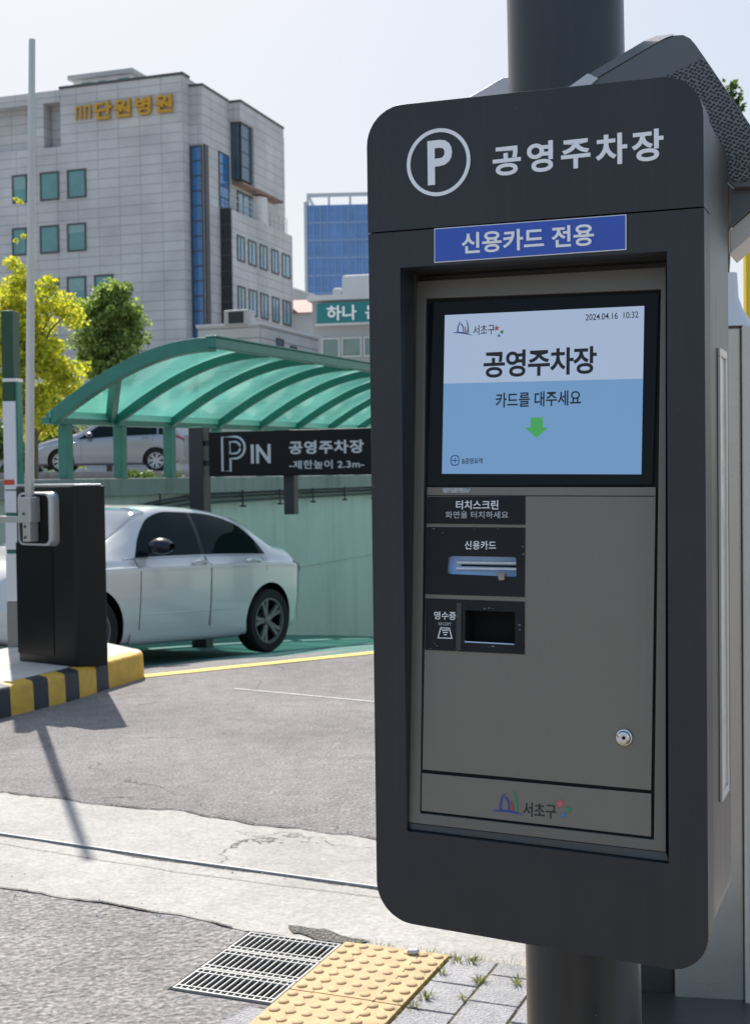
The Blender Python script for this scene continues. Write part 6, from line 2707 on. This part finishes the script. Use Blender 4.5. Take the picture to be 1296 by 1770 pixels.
def tree(name, base, h, crown_c, crown_r, n_cl, cl_r, leaf, per, m, label, seed, cat='tree', extra=(), limbs=9, trunk_r=0.14, hole=0.35):
    r_ = random.Random(seed)
    e = empty(name, base)
    tag(e, label, cat)
    cl = []
    for i in range(n_cl):
        while True:
            d = Vector((r_.gauss(0, 1), r_.gauss(0, 1), r_.gauss(0, 1))).normalized()
            rr = r_.random() ** 0.4
            if rr > hole:
                break
        p = Vector(crown_c) + Vector((d.x * crown_r[0], d.y * crown_r[1], d.z * crown_r[2])) * rr * r_.uniform(0.82, 1.08)
        cl.append((p.x, p.y, p.z, cl_r * r_.uniform(0.6, 1.25), r_.uniform(0.5, 1.3)))
    cl += list(extra)
    b = MB()
    top_ = Vector((crown_c[0] * 0.6, crown_c[1] * 0.6, crown_c[2] + crown_r[2] * 0.4))
    b.tube([(0, 0, 0), (0.02, 0, h * 0.3), tuple(Vector((top_.x * 0.5, top_.y * 0.5, h * 0.7))), tuple(top_)], [trunk_r, trunk_r * 0.8, trunk_r * 0.5, trunk_r * 0.15], 10)
    for q in r_.sample(cl, min(limbs, len(cl))):
        z0 = max(h * 0.25, min(q[2] - 0.4, top_.z * 0.8))
        s_ = z0 / max(top_.z, 0.1)
        b.tube([(top_.x * s_ * 0.8, top_.y * s_ * 0.8, z0 * 0.85), ((top_.x * s_ + q[0]) / 2, (top_.y * s_ + q[1]) / 2, (z0 + q[2]) / 2), (q[0], q[1], q[2])], [trunk_r * 0.4, trunk_r * 0.25, trunk_r * 0.08], 6)
    b.build('trunk', M['bark'], e, smooth=True)
    leaves('crown', cl, leaf, per, m, e, seed)
    return e


def local(base, x, y, Y):
    p = atY(x, y, Y)
    return (p[0] - base[0], p[1] - base[1], p[2] - base[2])


# yellow-green maple
Yt = 22.0
bs = atY(60, 818, Yt)
bs = (bs[0], bs[1], TZ)
cc = local(bs, 52, 610, Yt)
ex_ = []
r_ = random.Random(3)
for (x, y, rr, dn) in ((22, 455, 0.16, 0.5), (34, 470, 0.18, 0.5), (30, 490, 0.2, 0.6), (84, 492, 0.2, 0.6), (95, 510, 0.22, 0.6), (120, 525, 0.25, 0.6), (130, 552, 0.25, 0.6), (140, 635, 0.2, 0.5), (128, 650, 0.22, 0.6), (110, 660, 0.22, 0.5), (30, 345, 0.05, 0.05), (36, 349, 0.04, 0.05), (28, 415, 0.05, 0.06), (40, 409, 0.04, 0.05)):
    p = local(bs, x, y, Yt + r_.uniform(-0.5, 0.5))
    ex_.append((p[0], p[1], p[2], rr, dn))
tree('maple_tree', bs, 2.6, cc, (0.78, 0.9, 1.38), 95, 0.27, 0.040, 230, M['leaf_yellow'], 'yellow green maple with airy leaves at the left behind the barrier arm', 11, extra=ex_, trunk_r=0.07, hole=0.1)
# dark round tree
Yt = 41.5
bs = atY(190, 818, Yt)
bs = (bs[0], bs[1], zr)
cc = local(bs, 191, 585, Yt)
tree('round_tree', bs, 2.6, cc, (1.06, 1.05, 1.75), 150, 0.36, 0.062, 230, M['leaf_dark'], 'dense dark green round tree between the maple and the canopy', 12, trunk_r=0.10, hole=0.2)
# greenery behind the hatchback
sh_specs = [(60, 760, 41, 1.5, 1.0, 'leaf_olive', 'olive shrub behind the bonnet of the hatchback'), (15, 775, 40, 1.4, 0.9, 'leaf_mid', 'green shrub at the far left beyond the raised street'), (110, 735, 43, 1.7, 1.6, 'leaf_dark', 'dark shrub under the maple behind the hatchback roof')]
for i, (x, y, Y, rw, rh, mm, lb) in enumerate(sh_specs):
    p = atY(x, y, Y)
    bs = (p[0], p[1], zr)
    tree('shrub', bs, 0.5, (0, 0, p[2] - zr), (rw, 0.8, rh), 34, 0.35, 0.07, 120, M[mm], lb, 20 + i, 'shrub', trunk_r=0.04, hole=0.0, limbs=4)
# low plants on the planting strip
for i, (x, y, Y) in enumerate(((208, 814, 22), (225, 812, 22.5), (243, 813, 23), (262, 812, 23.5), (300, 813, 24))):
    p = atY(x, y, Y)
    e = empty('low_plant', (p[0], p[1], TZ))
    tag(e, ['low leafy plant beside the second green post', 'spreading low plant left of the hatchback rear wheel', 'low green plant in front of the hatchback rear wheel', 'low green plant right of the hatchback rear wheel', 'sparse low plant near the third green post'][i], 'plant', 'low plants along the coping')
    leaves('foliage', [(random.uniform(-.15, .15), random.uniform(-.1, .1), 0.07, 0.13, 1.0) for _ in range(5)], 0.03, 60, M['leaf_mid'], e, 40 + i)
# trees beyond the shelter on the right
Yt = 13.0
bs = atY(1262, 800, Yt)
bs = (bs[0], bs[1], 0.0)
cc = local(bs, 1240, 225, Yt)
ex_ = []
for (x, y, rr, dn) in ((1258, 150, 0.10, 0.3), (1264, 165, 0.12, 0.4), (1272, 182, 0.1, 0.3), (1255, 172, 0.12, 0.4)):
    p = local(bs, x, y, Yt)
    ex_.append((p[0], p[1], p[2], rr, dn))
tree('street_tree', bs, 4.2, cc, (0.22, 0.3, 0.30), 14, 0.16, 0.04, 110, M['leaf_mid'], 'green tree top peeping over the mesh hood at the right edge', 31, extra=ex_, trunk_r=0.09, hole=0.0)
for i, (x, y, Y, rw, rh, mm, lb) in enumerate(((1310, 800, 9.0, 0.5, 1.1, 'leaf_olive', 'tall olive green hedge bush beside the stainless cabinet at the right edge'),)):
    p = atY(x, y, Y)
    tree('hedge_bush', (p[0], p[1], 0.0), 0.6, (0, 0, 1.45), (rw, 0.5, rh), 60, 0.3, 0.04, 160, M[mm], lb, 50 + i, 'bush', trunk_r=0.04, hole=0.0, limbs=5)
